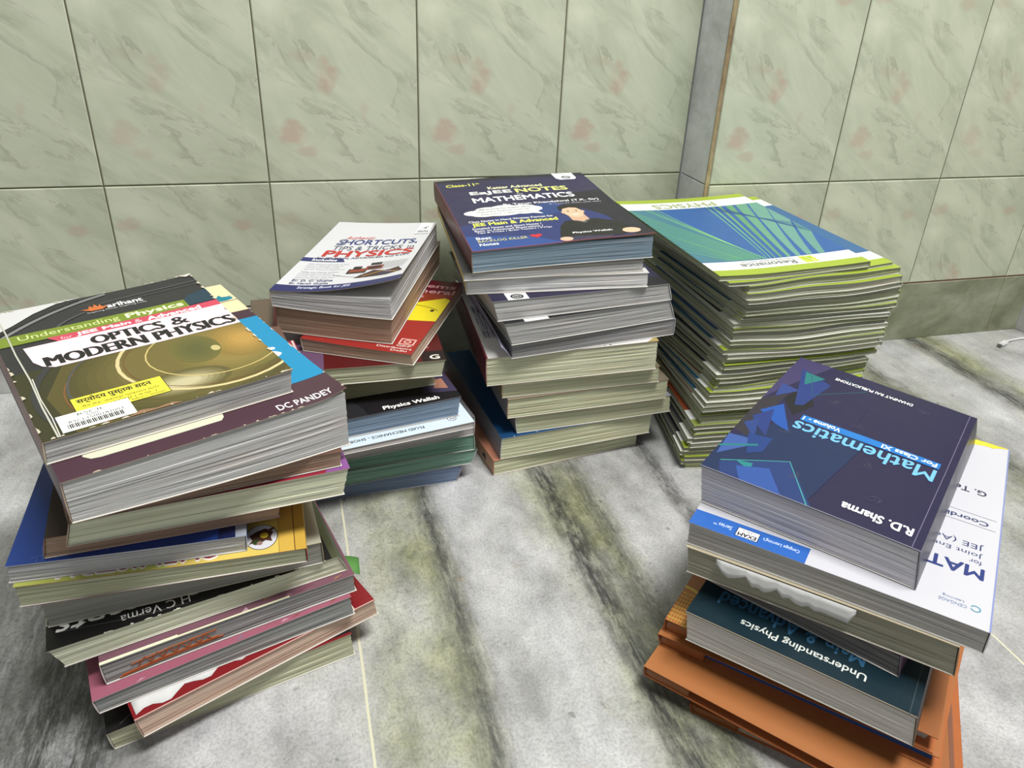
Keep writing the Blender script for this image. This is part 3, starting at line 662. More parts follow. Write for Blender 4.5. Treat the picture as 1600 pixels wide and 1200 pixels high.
# ---- front left stack
gold = (128, 112, 58)
optics = [
    B_(0, 0, 1, 0.46, (62, 60, 34)), P_([(0.12, 0.0), (0.08, 0.25), (0.2, 0.46), (1, 0.46), (1, 0.0)], (92, 84, 42)),
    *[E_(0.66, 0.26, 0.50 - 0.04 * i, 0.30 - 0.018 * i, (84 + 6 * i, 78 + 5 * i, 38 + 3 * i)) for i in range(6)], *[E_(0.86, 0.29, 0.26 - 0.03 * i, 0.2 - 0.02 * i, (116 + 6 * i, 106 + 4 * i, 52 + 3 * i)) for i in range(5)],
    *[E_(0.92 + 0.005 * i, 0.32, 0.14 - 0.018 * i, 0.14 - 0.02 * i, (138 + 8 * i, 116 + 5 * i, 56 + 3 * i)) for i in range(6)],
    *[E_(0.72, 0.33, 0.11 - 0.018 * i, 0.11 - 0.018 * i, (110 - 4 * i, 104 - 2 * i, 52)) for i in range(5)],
    *[E_(0.58, 0.12, 0.20 - 0.026 * i, 0.085 - 0.012 * i, (100 + 17 * i, 92 + 17 * i, 50 + 18 * i)) for i in range(6)],  # soft whitish highlight painted into the cover colours as nested ellipses
    L_(arc(0.78, 0.30, 0.40, 0.27, 130, 330), 0.016, (206, 190, 140)), L_(arc(0.78, 0.30, 0.375, 0.25, 130, 335), 0.005, (120, 84, 46)),
    L_(arc(0.80, 0.31, 0.30, 0.20, 100, 345), 0.007, (196, 176, 112)), L_(arc(0.70, 0.20, 0.56, 0.34, 150, 260), 0.006, (134, 88, 52)),
    E_(0.80, 0.30, 0.02, 0.022, (190, 176, 120)),
    L_(arc(0.62, 0.22, 0.58, 0.42, 120, 200), 0.03, (60, 60, 62)), L_(arc(0.62, 0.22, 0.46, 0.34, 120, 190), 0.010, (84, 84, 84)),
    P_([(0, 0.80), (0, 1), (0.44, 1), (0.32, 0.985), (0.2, 0.93), (0.1, 0.86)], (206, 206, 206)),
    L_(bez((0.0, 0.74), (0.25, 0.93), (0.55, 0.985)), 0.022, (128, 128, 130)), L_(bez((0.0, 0.77), (0.2, 0.9), (0.42, 0.975)), 0.012, K),
    L_(bez((0.5, 0.90), (0.75, 0.93), (1.0, 0.92)), 0.008, (96, 98, 104)), L_(bez((0.5, 0.87), (0.75, 0.905), (1.0, 0.885)), 0.006, (84, 86, 92)),
    L_(bez((0.26, 0.76), (0.3, 0.81), (0.42, 0.85)), 0.012, (88, 88, 90)),
    P_([(0.86, 0.70), (0.86, 0.76), (0.9, 0.8), (1.0, 0.82), (1.0, 0.70)], (38, 66, 84)),
    B_(0.0, 0.685, 0.86, 0.765, (122, 142, 44)),
    P_([(0.20, 0.685), (0.24, 0.64), (1.0, 0.64), (1.0, 0.695), (0.2, 0.69)], (206, 74, 96)),
    P_([(0.09, 0.645), (0.10, 0.52), (0.125, 0.475), (0.17, 0.45), (1.0, 0.45), (1.0, 0.645)], (238, 214, 222)),
    T_('Understanding', 0.09, 0.70, 0.53, 0.752, (206, 216, 150)), T_('Physics', 0.565, 0.70, 0.84, 0.752, (230, 236, 196), 0.03),
    T_('for', 0.25, 0.652, 0.30, 0.675, (240, 190, 200)), T_('JEE Main', 0.32, 0.650, 0.56, 0.682, (250, 240, 240), 0.04),
    T_('&', 0.58, 0.652, 0.615, 0.682, (240, 200, 206)), T_('Advanced', 0.64, 0.650, 0.90, 0.682, (250, 240, 240), 0.04),
    T_('OPTICS', 0.36, 0.553, 0.68, 0.622, K, 0.075), T_('&', 0.72, 0.556, 0.80, 0.62, K, 0.02),
    T_('MODERN PHYSICS', 0.145, 0.465, 0.985, 0.54, K, 0.075),
    T_('arihant', 0.52, 0.845, 0.69, 0.882, (236, 236, 236), 0.03), T_('Inspiring Minds, Inspiring Lives', 0.42, 0.822, 0.70, 0.838, (200, 200, 200)),
    P_([(0.44, 0.845), (0.40, 0.872), (0.435, 0.868), (0.445, 0.895), (0.46, 0.875), (0.47, 0.905), (0.482, 0.875), (0.495, 0.895), (0.50, 0.868), (0.53, 0.872), (0.495, 0.845)], (206, 112, 54)),
    B_(0.15, 0.085, 0.51, 0.205, (60, 56, 20)), B_(0.153, 0.088, 0.507, 0.202, (226, 216, 66)),
    T_('सर्वोदय पुस्तक सदन', 0.17, 0.155, 0.46, 0.197, K, 0.03), T_('मैन रोड, जबलपुर प्रकाशन स्टोर', 0.18, 0.128, 0.48, 0.148, (70, 60, 20)),
    T_('जबलपुर ( म.प्र. )', 0.28, 0.107, 0.46, 0.124, (40, 36, 16)), T_('(0761) 4085411, 2654587', 0.30, 0.092, 0.49, 0.104, (60, 54, 20)),
    B_(0.075, 0.015, 0.345, 0.118, (236, 236, 234)),
    T_('RSCIL', 0.15, 0.094, 0.25, 0.108, (60, 60, 60)), T_('550', 0.18, 0.078, 0.22, 0.090, (60, 60, 60)),
    T_('RSCL1500182003', 0.11, 0.060, 0.31, 0.074, (40, 40, 40)),
] + [B_(0.10 + 0.0068 * i, 0.030, 0.10 + 0.0068 * i + (0.0045 if (i * 7) % 3 else 0.0025), 0.055, K) for i in range(30)] + [
    L_([(0.055, 0.0), (0.052, 0.2), (0.058, 0.4), (0.052, 0.6), (0.055, 0.8), (0.05, 1.0)], 0.007, (188, 188, 176)),
    L_([(0.062, 0.0), (0.066, 0.12), (0.060, 0.25), (0.067, 0.4)], 0.004, (214, 212, 200)),

    P_([(0.30, 0.0), (0.36, 0.022), (0.42, 0.008), (0.48, 0.016), (0.52, 0.0)], (150, 116, 88)), P_([(0.94, 0.995), (0.97, 0.975), (1.0, 0.985), (1.0, 1.0)], (206, 202, 190)),
] + wear(5, n=16, size=0.016)
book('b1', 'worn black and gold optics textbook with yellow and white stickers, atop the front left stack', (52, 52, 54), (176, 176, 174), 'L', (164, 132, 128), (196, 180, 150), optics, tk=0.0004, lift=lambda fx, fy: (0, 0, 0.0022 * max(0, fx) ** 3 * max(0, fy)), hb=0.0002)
pandey = [B_(0, 0.14, 1, 0.66, (24, 142, 190)), B_(0, 0.66, 1, 0.73, (72, 44, 60)), B_(0, 0.73, 1, 1, (226, 210, 168)),
    P_([(0.09, 0.085), (0.11, 0.065), (0.14, 0.06), (0.54, 0.06), (0.555, 0.075), (0.56, 0.105), (0.54, 0.115), (0.10, 0.115)], (206, 208, 184)),
    T_('DC PANDEY', 0.735, 0.018, 0.955, 0.048, (230, 226, 230), 0.02),
    T_('S', 0.86, 0.33, 0.93, 0.40, WH, 0.04), E_(0.94, 0.86, 0.05, 0.02, (20, 130, 150)), P_([(0.9, 0.86), (0.94, 0.90), (0.95, 0.87), (0.99, 0.88), (0.96, 0.85)], (20, 130, 150)), L_([(0.85, 0.83), (1.0, 0.835)], 0.006, (60, 50, 50)),
    ] + wear(6, 'FR', 12, (196, 184, 166), 0.008)
book('b2', 'thick maroon and sky blue physics textbook with cream corner, second in front left stack', (82, 54, 66), (184, 184, 182), 'L', (88, 56, 76), (186, 158, 136), pandey,
     lift=lambda fx, fy: (0, 0, 0.0045 * max(0, (fx - 0.72) / 0.28) ** 2 * max(0, (-fy - 0.3) / 0.7) ** 2), pages2=(182, 182, 180), lines=0.8)
book('b3', 'thin brown-paged paperback wedged right under the maroon and sky blue textbook', (110, 80, 70), BROWN, 'L', (122, 92, 72), (120, 90, 72), pages2=BROWN2)
book('b4', 'cream-paged paperback with crimson cover curling up at its right corner, in the front left stack', (158, 42, 62), CREAM, 'L', (124, 94, 76), (196, 170, 150),
     [L_([(0.99, 0), (0.99, 1)], 0.012, (206, 180, 180)), P_([(0.9, 0.0), (1, 0), (1, 0.14)], (140, 84, 150))], pages2=CREAM2)
book('b5', 'small brown-paged paperback lying on the blue covered book in the front left stack', (70, 56, 50), BROWN, 'L', (150, 120, 100), (150, 110, 96), pages2=(130, 124, 92))
scr = []
r_ = random.Random(3)
for i in range(26):
    x, y = r_.uniform(0, 1), r_.uniform(0, 1); scr.append(L_([(x, y), (x + r_.uniform(-.06, .06), y + r_.uniform(-.1, .1))], 0.0022, (92, 124, 186)))
book('b6', 'grey-paged book with scratched royal blue cover jutting out left in the front left stack', (38, 72, 152), (178, 178, 178), 'R', (70, 90, 140), (200, 204, 214), scr + [
     P_([(0, 0), (0.05, 0), (0.05, 1), (0, 1)], (150, 158, 168)), P_([(0.05, 0.6), (0.12, 0.62), (0.1, 0.8), (0.13, 1.0), (0.05, 1.0)], (26, 40, 90))], rot=True, pages2=(160, 160, 160), lines=0.5)
ye = [B_(0, 0, 1, 1, (214, 190, 96)), B_(0.5, 0.9, 1, 1, (186, 192, 96)), B_(0.0, 0.0, 0.04, 1, (196, 160, 66)), L_([(0.042, 0), (0.042, 1)], 0.004, (120, 84, 40)), L_([(0.10, 0), (0.10, 1)], 0.004, (150, 110, 50)),
      B_(0.045, 0, 0.10, 1, (204, 168, 74)), E_(0.165, 0.912, 0.062, 0.064, (60, 54, 50)), E_(0.165, 0.912, 0.059, 0.061, (206, 206, 210)),
      P_([(0.12, 0.89), (0.15, 0.87), (0.18, 0.88), (0.21, 0.90), (0.20, 0.925), (0.215, 0.945), (0.19, 0.935), (0.17, 0.945), (0.15, 0.93), (0.125, 0.94), (0.13, 0.915)], (88, 58, 44)),
      L_([(0.14, 0.885), (0.115, 0.87)], 0.014, (104, 66, 44)), E_(0.155, 0.905, 0.016, 0.014, (200, 176, 52)), E_(0.185, 0.935, 0.015, 0.014, (58, 80, 44)), E_(0.172, 0.942, 0.011, 0.01, (150, 120, 110)),
      T_('CHEMISTRY', 0.31, 0.885, 0.87, 0.985, (234, 226, 210), 0.05), T_('CHEMISTRY', 0.313, 0.89, 0.867, 0.98, (146, 36, 52), 0.018)]
book('b7', 'worn yellow chemistry paperback with round white emblem, in the front left stack', (206, 184, 92), (172, 174, 144), 'R', (196, 160, 70), (150, 60, 60), ye, rot=True, pages2=(142, 146, 112))
book('b8', 'slim grey-paged book sandwiched between the yellow chemistry paperback and the black cover', (170, 168, 150), (150, 150, 142), 'R', (160, 140, 80), (150, 140, 110), pages2=(118, 120, 104))
hc = [T_('Concepts', 0.45, 0.855, 0.97, 0.955, (226, 226, 222), 0.012, 0.3), T_('of Physics', 0.55, 0.66, 0.95, 0.74, (200, 200, 196), 0.0, 0.3),
      T_('H C Verma', 0.54, 0.945, 0.77, 0.983, (210, 210, 206)), L_([(0.96, 0.93), (0.7, 0.975), (0.55, 0.985)], 0.003, (90, 90, 88)),
      P_([(0.0, 0.0), (0.03, 0.0), (0.025, 1), (0, 1)], (78, 82, 58)), P_([(0.3, 0.4), (0.45, 0.5), (0.4, 0.8), (0.32, 0.9)], (16, 52, 42)), ] + wear(7, 'BR', 20, (206, 204, 190), 0.010)
rt, g9 = book('b9', 'black covered physics book with white script title upside down, in the front left stack', (28, 28, 28), (208, 211, 186), 'R', (84, 88, 64), (206, 200, 178), hc, rot=True, pages2=(164, 168, 138))
pk = [P_([(x, y), (x + r_.uniform(.02, .07), y + r_.uniform(.0, .02)), (x + r_.uniform(.0, .05), y + r_.uniform(.01, .04))], c) for x, y, c in
      [(r_.uniform(0, .95), r_.uniform(0, .3), r_.choice([(150, 110, 124), (126, 76, 92), (158, 124, 84), (178, 150, 158)])) for _ in range(40)]]
rt10, g10 = book('b10', 'grey-paged book with faded plum cover and orange pen zigzag on its page edges', (124, 84, 98), (146, 146, 144), 'L', (126, 84, 100), (206, 204, 196), pk + [B_(0, 0, 0.28, 0.012, (226, 228, 196)), B_(0.2, 0.0, 0.72, 0.007, (222, 224, 190))], pages2=(116, 116, 116))
rt11, g11 = book('b11', 'grey-paged book with dusty pink cover sticking out left below the plum one', (164, 96, 114), (146, 148, 146), 'L', (150, 84, 100), (208, 186, 190), [P_([(x * 1, y) for x, y in it[1]], c) for it, c in zip(pk[:40], [(186, 140, 152), (150, 84, 70), (176, 120, 128), (140, 110, 130)] * 10)], pages2=(108, 112, 112))
rt12, g12 = book('b12', 'red covered paperback with pinkish ridged page edges, second from bottom of the front left stack', (140, 28, 34), (206, 180, 160), 'L', (150, 60, 56), (190, 150, 136), [L_([(0.0, 0.004), (1, 0.004)], 0.006, (200, 170, 160)), L_([(0.86, 0), (0.865, 0.06)], 0.006, (220, 200, 190)), L_([(0.90, 0), (0.905, 0.06)], 0.006, (220, 200, 190))], pages2=(164, 118, 100), lines=1.3, fine=330)
book('b13', 'black covered book with cream and brown page edges, bottom of the front left stack', (26, 26, 26), (188, 190, 160), 'L', (60, 56, 50), (196, 190, 170), [L_([(0.02, 0.12), (0.3, 0.03)], 0.004, (110, 110, 106)), L_([(0.05, 0.02), (0.2, 0.1)], 0.003, (96, 96, 92)),
     L_([(0.7, 0.004), (1.0, 0.004)], 0.02, (130, 30, 34))], pages2=(158, 148, 116))

def face_art(g, items, parent, name, mt, side='F', out=0.0007):
    """marks on the front page face: x fraction, s fraction"""
    bm = bmesh.new()
    for pts, wd in items:
        for (x0, s0), (x1, s1) in zip(pts[:-1], pts[1:]):
            q = []
            for (x, s_) in ((x0, s0 - wd), (x1, s1 - wd), (x1, s1 + wd), (x0, s0 + wd)):
                q.append(bm.verts.new(g((x - 0.5) * g.w, -g.d / 2 - out + 0.001, s_)))
            q2 = [bm.verts.new(v.co + Vector((0, 0.0009, 0))) for v in q]
            bm.faces.new(q)
            for k in range(4): bm.faces.new((q[(k + 1) % 4], q[k], q2[k], q2[(k + 1) % 4]))
    return obj(name, bm, mt, parent)
zz = []
for k in range(6):
    x = 0.12 + 0.045 * k
    zz.append(([(x, 0.30), (x + 0.03, 0.62), (x + 0.05, 0.30)], 0.02))
zz += [([(0.06, 0.14), (0.2, 0.26), (0.42, 0.30)], 0.025), ([(0.05, 0.08), (0.2, 0.18), (0.44, 0.24)], 0.02), ([(0.10, 0.5), (0.25, 0.62), (0.42, 0.66)], 0.015)]
o_ = face_art(g10, zz, rt10, 'pen_drawing', plain('orange_pen_ink', (176, 92, 46), 0.7)); o_['label'] = 'orange pen zigzag drawn on the page edges'

def sheet(name, pts, mt, parent=None, thick=0.00025, label=None):
    """a small loose piece of paper: grid of local points (rows of equal length), given real thickness"""
    bm = bmesh.new()
    T0 = [[bm.verts.new(p) for p in row] for row in pts]
    T1 = [[bm.verts.new((p[0], p[1], p[2] + thick)) for p in row] for row in pts]
    nr, nc = len(pts), len(pts[0])
    for i in range(nr - 1):
        for j in range(nc - 1):
            bm.faces.new((T1[i][j], T1[i][j + 1], T1[i + 1][j + 1], T1[i + 1][j])); bm.faces.new((T0[i][j], T0[i + 1][j], T0[i + 1][j + 1], T0[i][j + 1]))
    rim = [(0, j) for j in range(nc)] + [(i, nc - 1) for i in range(1, nr)] + [(nr - 1, j) for j in range(nc - 2, -1, -1)] + [(i, 0) for i in range(nr - 2, 0, -1)]
    for (a, b_), (c_, d_) in zip(rim, rim[1:] + rim[:1]): bm.faces.new((T0[a][b_], T0[c_][d_], T1[c_][d_], T1[a][b_]))
    bmesh.ops.recalc_face_normals(bm, faces=bm.faces[:])
    o = obj(name, bm, mt, parent, True)
    if label: o['label'] = label
    return o
M_white = plain('white_sheet_paper', (216, 216, 214), 0.8)
M_green = plain('green_marker_paper', (84, 140, 66), 0.7)
# torn white sheet sticking out over the front of the red book
def front_sheet(g, parent, x0, x1, out, droop, jag, name='torn_sheet', mt=None, s_=1.0, seed=1, back=0.02):
    rr = random.Random(seed); n = 26; rows = []
    for j in range(5):
        row = []
        for i in range(n + 1):
            f = i / n; x = (x0 + (x1 - x0) * f - 0.5) * g.w
            e = out * (0.35 + 0.65 * math.sin(math.pi * min(1, f * 1.1 + 0.05))) * (1 + jag * rr.uniform(-1, 1)) if j == 0 else 0
            yy = [-e, 0.0006, 0.004, 0.010, back][j]
            p = g(x, -g.d / 2 + yy, s_, -0.0001)
            if j == 0: p.z -= droop * (0.7 + 0.3 * rr.random())
            if j == 1: p.z -= 0.0002
            row.append(p)
        rows.append(row)
    return sheet(name, rows, mt or M_white, parent, 0.00006)
# sheet folded down over the top of the page face of the red book
def flap(g, parent, x0, x1, s_top, s_low, seed, out=0.0016, name='torn_sheet', mt=None, label=None):
    rr = random.Random(seed); n = 22; rows = []
    lows = [s_low + (s_top - s_low) * (0.35 * abs(math.sin(i * 0.55 + seed)) * rr.uniform(0.2, 1.9)) for i in range(n + 1)]
    lows[0] = s_top - (s_top - s_low) * 0.25; lows[-1] = s_top - (s_top - s_low) * 0.15
    for j in range(4):
        row = []
        for i in range(n + 1):
            f = i / n; x = (x0 + (x1 - x0) * f - 0.5) * g.w; s_ = s_top + (lows[i] - s_top) * j / 3
            row.append(g(x, -g.d / 2 - out * (0.3 + 0.7 * j / 3), s_))
        rows.append(row)
    bm = bmesh.new()
    A = [[bm.verts.new(p) for p in r] for r in rows]; Bv = [[bm.verts.new(p + Vector((0, 0.0002, 0))) for p in r] for r in rows]
    for i in range(3):
        for j in range(n):
            bm.faces.new((A[i][j], A[i + 1][j], A[i + 1][j + 1], A[i][j + 1])); bm.faces.new((Bv[i][j], Bv[i][j + 1], Bv[i + 1][j + 1], Bv[i + 1][j]))
    rim = [(0, j) for j in range(n + 1)] + [(i, n) for i in range(1, 4)] + [(3, j) for j in range(n - 1, -1, -1)] + [(i, 0) for i in range(2, 0, -1)]
    for (a, b_), (c_, d_) in zip(rim, rim[1:] + rim[:1]): bm.faces.new((A[a][b_], A[c_][d_], Bv[c_][d_], Bv[a][b_]))
    bmesh.ops.recalc_face_normals(bm, faces=bm.faces[:])
    o = obj(name, bm, mt or M_white, parent, True)
    if label: o['label'] = label
    return o
rr_ = random.Random(4)
rows_ = []
for j_ in range(6):
    rows_.append([])
    for i_ in range(19):
        a_ = 0.012 + 0.56 * i_ / 18; b0_ = 0.022 + 0.012 * math.sin(i_ * 1.3) + rr_.uniform(-0.004, 0.004) + 0.03 * i_ / 18; b_f = b0_ + (0.25 - b0_) * j_ / 5
        rows_[-1].append(g12((a_ - 0.5) * g12.w, (b_f - 0.5) * g12.d, 1.0, 0.00016))
sheet('torn_sheet', rows_, M_white, rt12, 0.00008, 'loose white torn sheet lying on the red cover')

def tab(parent, g, lx, ly, s_, dx, dy, wd, mt, name='page_marker', label=None, droop=0.0):
    """paper tab sticking out from the pages at (lx, ly) in direction (dx, dy)"""
    nx, ny = -dy, dx; l = math.hypot(nx, ny); nx, ny = nx / l * wd / 2, ny / l * wd / 2
    rows = []
    for k in range(5):
        f = k / 4
        a = g(lx - nx + dx * (f - 0.15), ly - ny + dy * (f - 0.15), s_); b_ = g(lx + nx + dx * (f - 0.15), ly + ny + dy * (f - 0.15), s_)
        a.z = b_.z = g(lx, ly, s_).z - droop * f * f
        rows.append([a, (a + b_) / 2, b_])
    return sheet(name, rows, mt, parent, 0.0003, label)
tab(rt10, g10, g10.w / 2, -g10.d / 2 + 0.03, 0.3, 0.014, -0.004, 0.022, M_green, label='green paper marker sticking out of the pages', droop=0.004)

# ---- back left stack
sh = [B_(0, 0, 1, 0.075, NV), T_('Strategic Book for JEE', 0.2, 0.028, 0.62, 0.06, (206, 210, 230), 0.02), T_('Er. D. C. Gupta', 0.10, 0.115, 0.44, 0.145, (60, 70, 120), 0.02), T_('Er. Harsh Gupta', 0.10, 0.082, 0.42, 0.11, (60, 70, 120), 0.02),
      P_([(0.0, 0.385), (0.0, 0.435), (0.36, 0.435), (0.40, 0.385)], (48, 54, 120)), T_('Includes', 0.10, 0.395, 0.32, 0.425, WH, 0.03),
      T_('Authentic', 0.22, 0.725, 0.50, 0.77, (206, 84, 60), 0.0, 0.3),
      T_('SHORTCUTS,', 0.18, 0.63, 0.93, 0.715, (40, 60, 130), 0.02), T_('S', 0.18, 0.63, 0.255, 0.717, (110, 116, 140), 0.02),
      T_('TIPS & TRICKS', 0.18, 0.555, 0.82, 0.615, (64, 68, 96)), T_('in', 0.87, 0.555, 0.93, 0.60, (64, 68, 96)),
      T_('PHYSICS', 0.15, 0.46, 0.94, 0.545, (196, 54, 50), 0.035), T_('for JEE MAIN, ADVANCED and KVPY', 0.12, 0.42, 0.94, 0.448, (50, 54, 90), 0.015)]
for i in range(9):
    b0 = 0.355 - 0.024 * i - (0.01 if i > 3 else 0); sh.append(T_(['300+ Shortcut Formulae & Tips', 'Shortcut Methods of Physics', 'Tricks for every Chapter of JEE', 'Tips for Previous Questions', 'Tables and Charts of Facts', 'Concept Maps for Revision', 'Formula Tips and Tricks Tools', 'Solved Examples with Tips', 'Exams made Easy'][i], 0.10, b0 - 0.012, 0.46 - 0.03 * (i % 3), b0, (120, 120, 128)))
for i in range(9):
    sh.append(L_([(0.70 + 0.03 * i, 0.24), (0.72 + 0.03 * i, 0.35)], 0.003, (150, 150, 156)))
    if i < 7: sh.append(L_([(0.70, 0.245 + 0.017 * i), (0.95, 0.245 + 0.017 * i)], 0.003, (150, 150, 156)))
sh += [B_(0.50, 0.21, 0.66, 0.27, (60, 40, 40)), B_(0.515, 0.225, 0.645, 0.262, (150, 62, 42)), B_(0.53, 0.275, 0.60, 0.305, (40, 36, 40)), B_(0.64, 0.245, 0.78, 0.30, (148, 60, 42)), B_(0.66, 0.255, 0.76, 0.29, (56, 38, 38)), B_(0.66, 0.315, 0.75, 0.345, (36, 34, 38)),
       P_([(0.60, 0.14), (0.72, 0.23), (0.84, 0.20), (0.92, 0.23), (0.97, 0.16), (0.86, 0.13)], (74, 44, 46)), P_([(0.78, 0.15), (0.84, 0.21), (0.90, 0.16)], (50, 58, 110)), L_([(0.66, 0.15), (0.80, 0.20), (0.94, 0.15)], 0.008, (206, 160, 70)), L_([(0.40, 0.20), (0.62, 0.15), (0.66, 0.22)], 0.004, (120, 110, 120)),
       B_(0.85, 0.80, 0.985, 0.985, (240, 240, 240)), L_([(0.85, 0.80), (0.985, 0.80), (0.985, 0.985)], 0.004, (160, 160, 164)), T_('disha', 0.865, 0.82, 0.97, 0.865, (60, 60, 70), 0.02), P_([(0.88, 0.89), (0.96, 0.94), (0.93, 0.90), (0.95, 0.875), (0.91, 0.895)], (110, 112, 120))]
book('a1', 'white physics shortcuts paperback with curling cover corner, topmost of the back left stack', (208, 208, 212), (190, 190, 190), 'L', (190, 186, 180), (176, 150, 140), sh, tk=0.0004,
     lift=lambda fx, fy: (0.010 * ((fx + 1) / 2) ** 2 * ((1 - fy) / 2) ** 1.5, 0, 0.024 * ((fx + 1) / 2) ** 1.9 * ((1 - fy) / 2) ** 1.3), pages2=(164, 164, 164), hb=0.0003)
rta2, ga2 = book('a2', 'thick brown-paged book under the white shortcuts paperback in the back left stack', (120, 100, 90), (168, 142, 122), 'L', (150, 60, 50), (130, 70, 60), pages2=(130, 118, 92), tk=0.0003)
tab(rta2, ga2, -ga2.w / 2 + 0.002, -ga2.d / 2 + 0.03, 0.9, -0.010, 0.0, 0.03, plain('lime_marker_paper', (140, 190, 70), 0.7), label='lime paper marker at the spine side', droop=0.012)
ir = [P_([(0.30, 0.36), (1.0, 0.42), (1.0, 0.72), (0.92, 0.75), (0.6, 0.60)], (224, 208, 40)), P_([(0.0, 0.72), (1.0, 0.80), (1, 1), (0, 1)], (112, 20, 40)),
      P_([(0.3, 0.62), (0.62, 0.62), (0.98, 0.76), (1.0, 0.80), (0, 0.78)], (150, 60, 36)),
      T_('Problems', 0.28, 0.885, 0.97, 0.94, (206, 150, 150), 0.02), T_('in General', 0.25, 0.80, 0.99, 0.86, (206, 150, 150), 0.02), T_('Physics', 0.20, 0.71, 0.72, 0.77, (206, 150, 150), 0.02),
      L_(bez((0.62, 0.62), (0.9, 0.60), (0.95, 0.56)), 0.008, (90, 84, 30)), E_(0.90, 0.555, 0.02, 0.016, (60, 40, 30)),
      B_(0.82, 0.10, 0.96, 0.17, (216, 170, 160)), B_(0.835, 0.11, 0.945, 0.16, (166, 50, 44)), E_(0.89, 0.135, 0.035, 0.02, (216, 170, 160)), E_(0.89, 0.135, 0.02, 0.01, (166, 50, 44)),
      T_('GKP', 0.82, 0.075, 0.95, 0.092, (226, 200, 190), 0.03), T_('Distributors', 0.66, 0.045, 0.97, 0.065, (226, 200, 190), 0.02), T_('Delhi', 0.80, 0.018, 0.94, 0.036, (226, 200, 190), 0.02)]
book('a3', 'red physics problems paperback with yellow triangle on its cover, in the back left stack', (164, 48, 42), (176, 152, 132), 'L', (130, 44, 40), (170, 120, 110), ir, pages2=(140, 128, 104))
book('a4', 'cream-paged book with dark red and black cover under the red physics problems paperback', (96, 24, 24), (184, 186, 158), 'L', (96, 80, 110), (190, 170, 150), [B_(0.86, 0, 1, 0.10, (40, 24, 24)), T_('G', 0.91, 0.02, 0.965, 0.06, (226, 220, 210), 0.03), T_('Practice', 0.70, 0.13, 0.92, 0.155, (190, 120, 110)), B_(0, 0.0, 0.3, 0.4, (110, 80, 110))], pages2=(150, 150, 118))
book('a5', 'olive-shaded cream-paged book resting on the black notes book in the back left stack', (110, 96, 80), (166, 168, 136), 'L', (120, 110, 90), (150, 140, 110), pages2=(136, 138, 104))
book('a6', 'blue-paged book with black cover lettered in white beside the maroon textbook, back left stack', (32, 30, 34), (124, 142, 162), 'L', (40, 38, 40), (168, 150, 150),
     [E_(-0.02, 0.0, 0.45, 0.3, (46, 46, 50)), T_('Physics Wallah', 0.53, 0.012, 0.87, 0.05, (236, 236, 232), 0.04), P_([(0.8, 0.09), (1, 0.06), (1, 0.3), (0.86, 0.3)], (70, 62, 90)), P_([(0.88, 0.12), (0.96, 0.10), (0.96, 0.2), (0.9, 0.2)], (170, 120, 100))], pages2=(98, 116, 136))
book('a7', 'thin booklet with pale blue cover of small upside down lettering in the back left stack', (206, 220, 230), (196, 192, 192), 'R', (206, 218, 226), (220, 220, 220),
     [T_('FLUID MECHANICS - SHORT NOTES', 0.30, 0.945, 0.90, 0.965, (48, 60, 66), 0.02), E_(0.115, 0.935, 0.028, 0.02, (50, 46, 60)), E_(0.115, 0.935, 0.024, 0.016, (226, 230, 240)), T_('PW', 0.10, 0.928, 0.13, 0.942, (50, 46, 60), 0.03)], rot=True, pages2=(160, 154, 154), tk=0.0003)
book('a8', 'grey-paged book directly under the pale blue booklet of the back left stack', (96, 96, 100), (168, 164, 164), 'R', (120, 120, 120), (180, 180, 180), pages2=(132, 128, 128))
book('a9', 'upper green-paged book of the back left stack, dark covered', (44, 56, 54), (104, 142, 124), 'R', (60, 76, 70), (150, 170, 160), pages2=(74, 102, 90))
book('a10', 'lower green-paged book of the back left stack, just above the blue-paged bottom book', (60, 84, 76), (120, 156, 140), 'R', (120, 130, 122), (160, 176, 168), pages2=(84, 116, 102))
book('a11', 'blue-paged book on the marble at the bottom of the back left stack', (70, 66, 84), (118, 136, 164), 'R', (110, 112, 134), (160, 150, 180), pages2=(88, 104, 134))

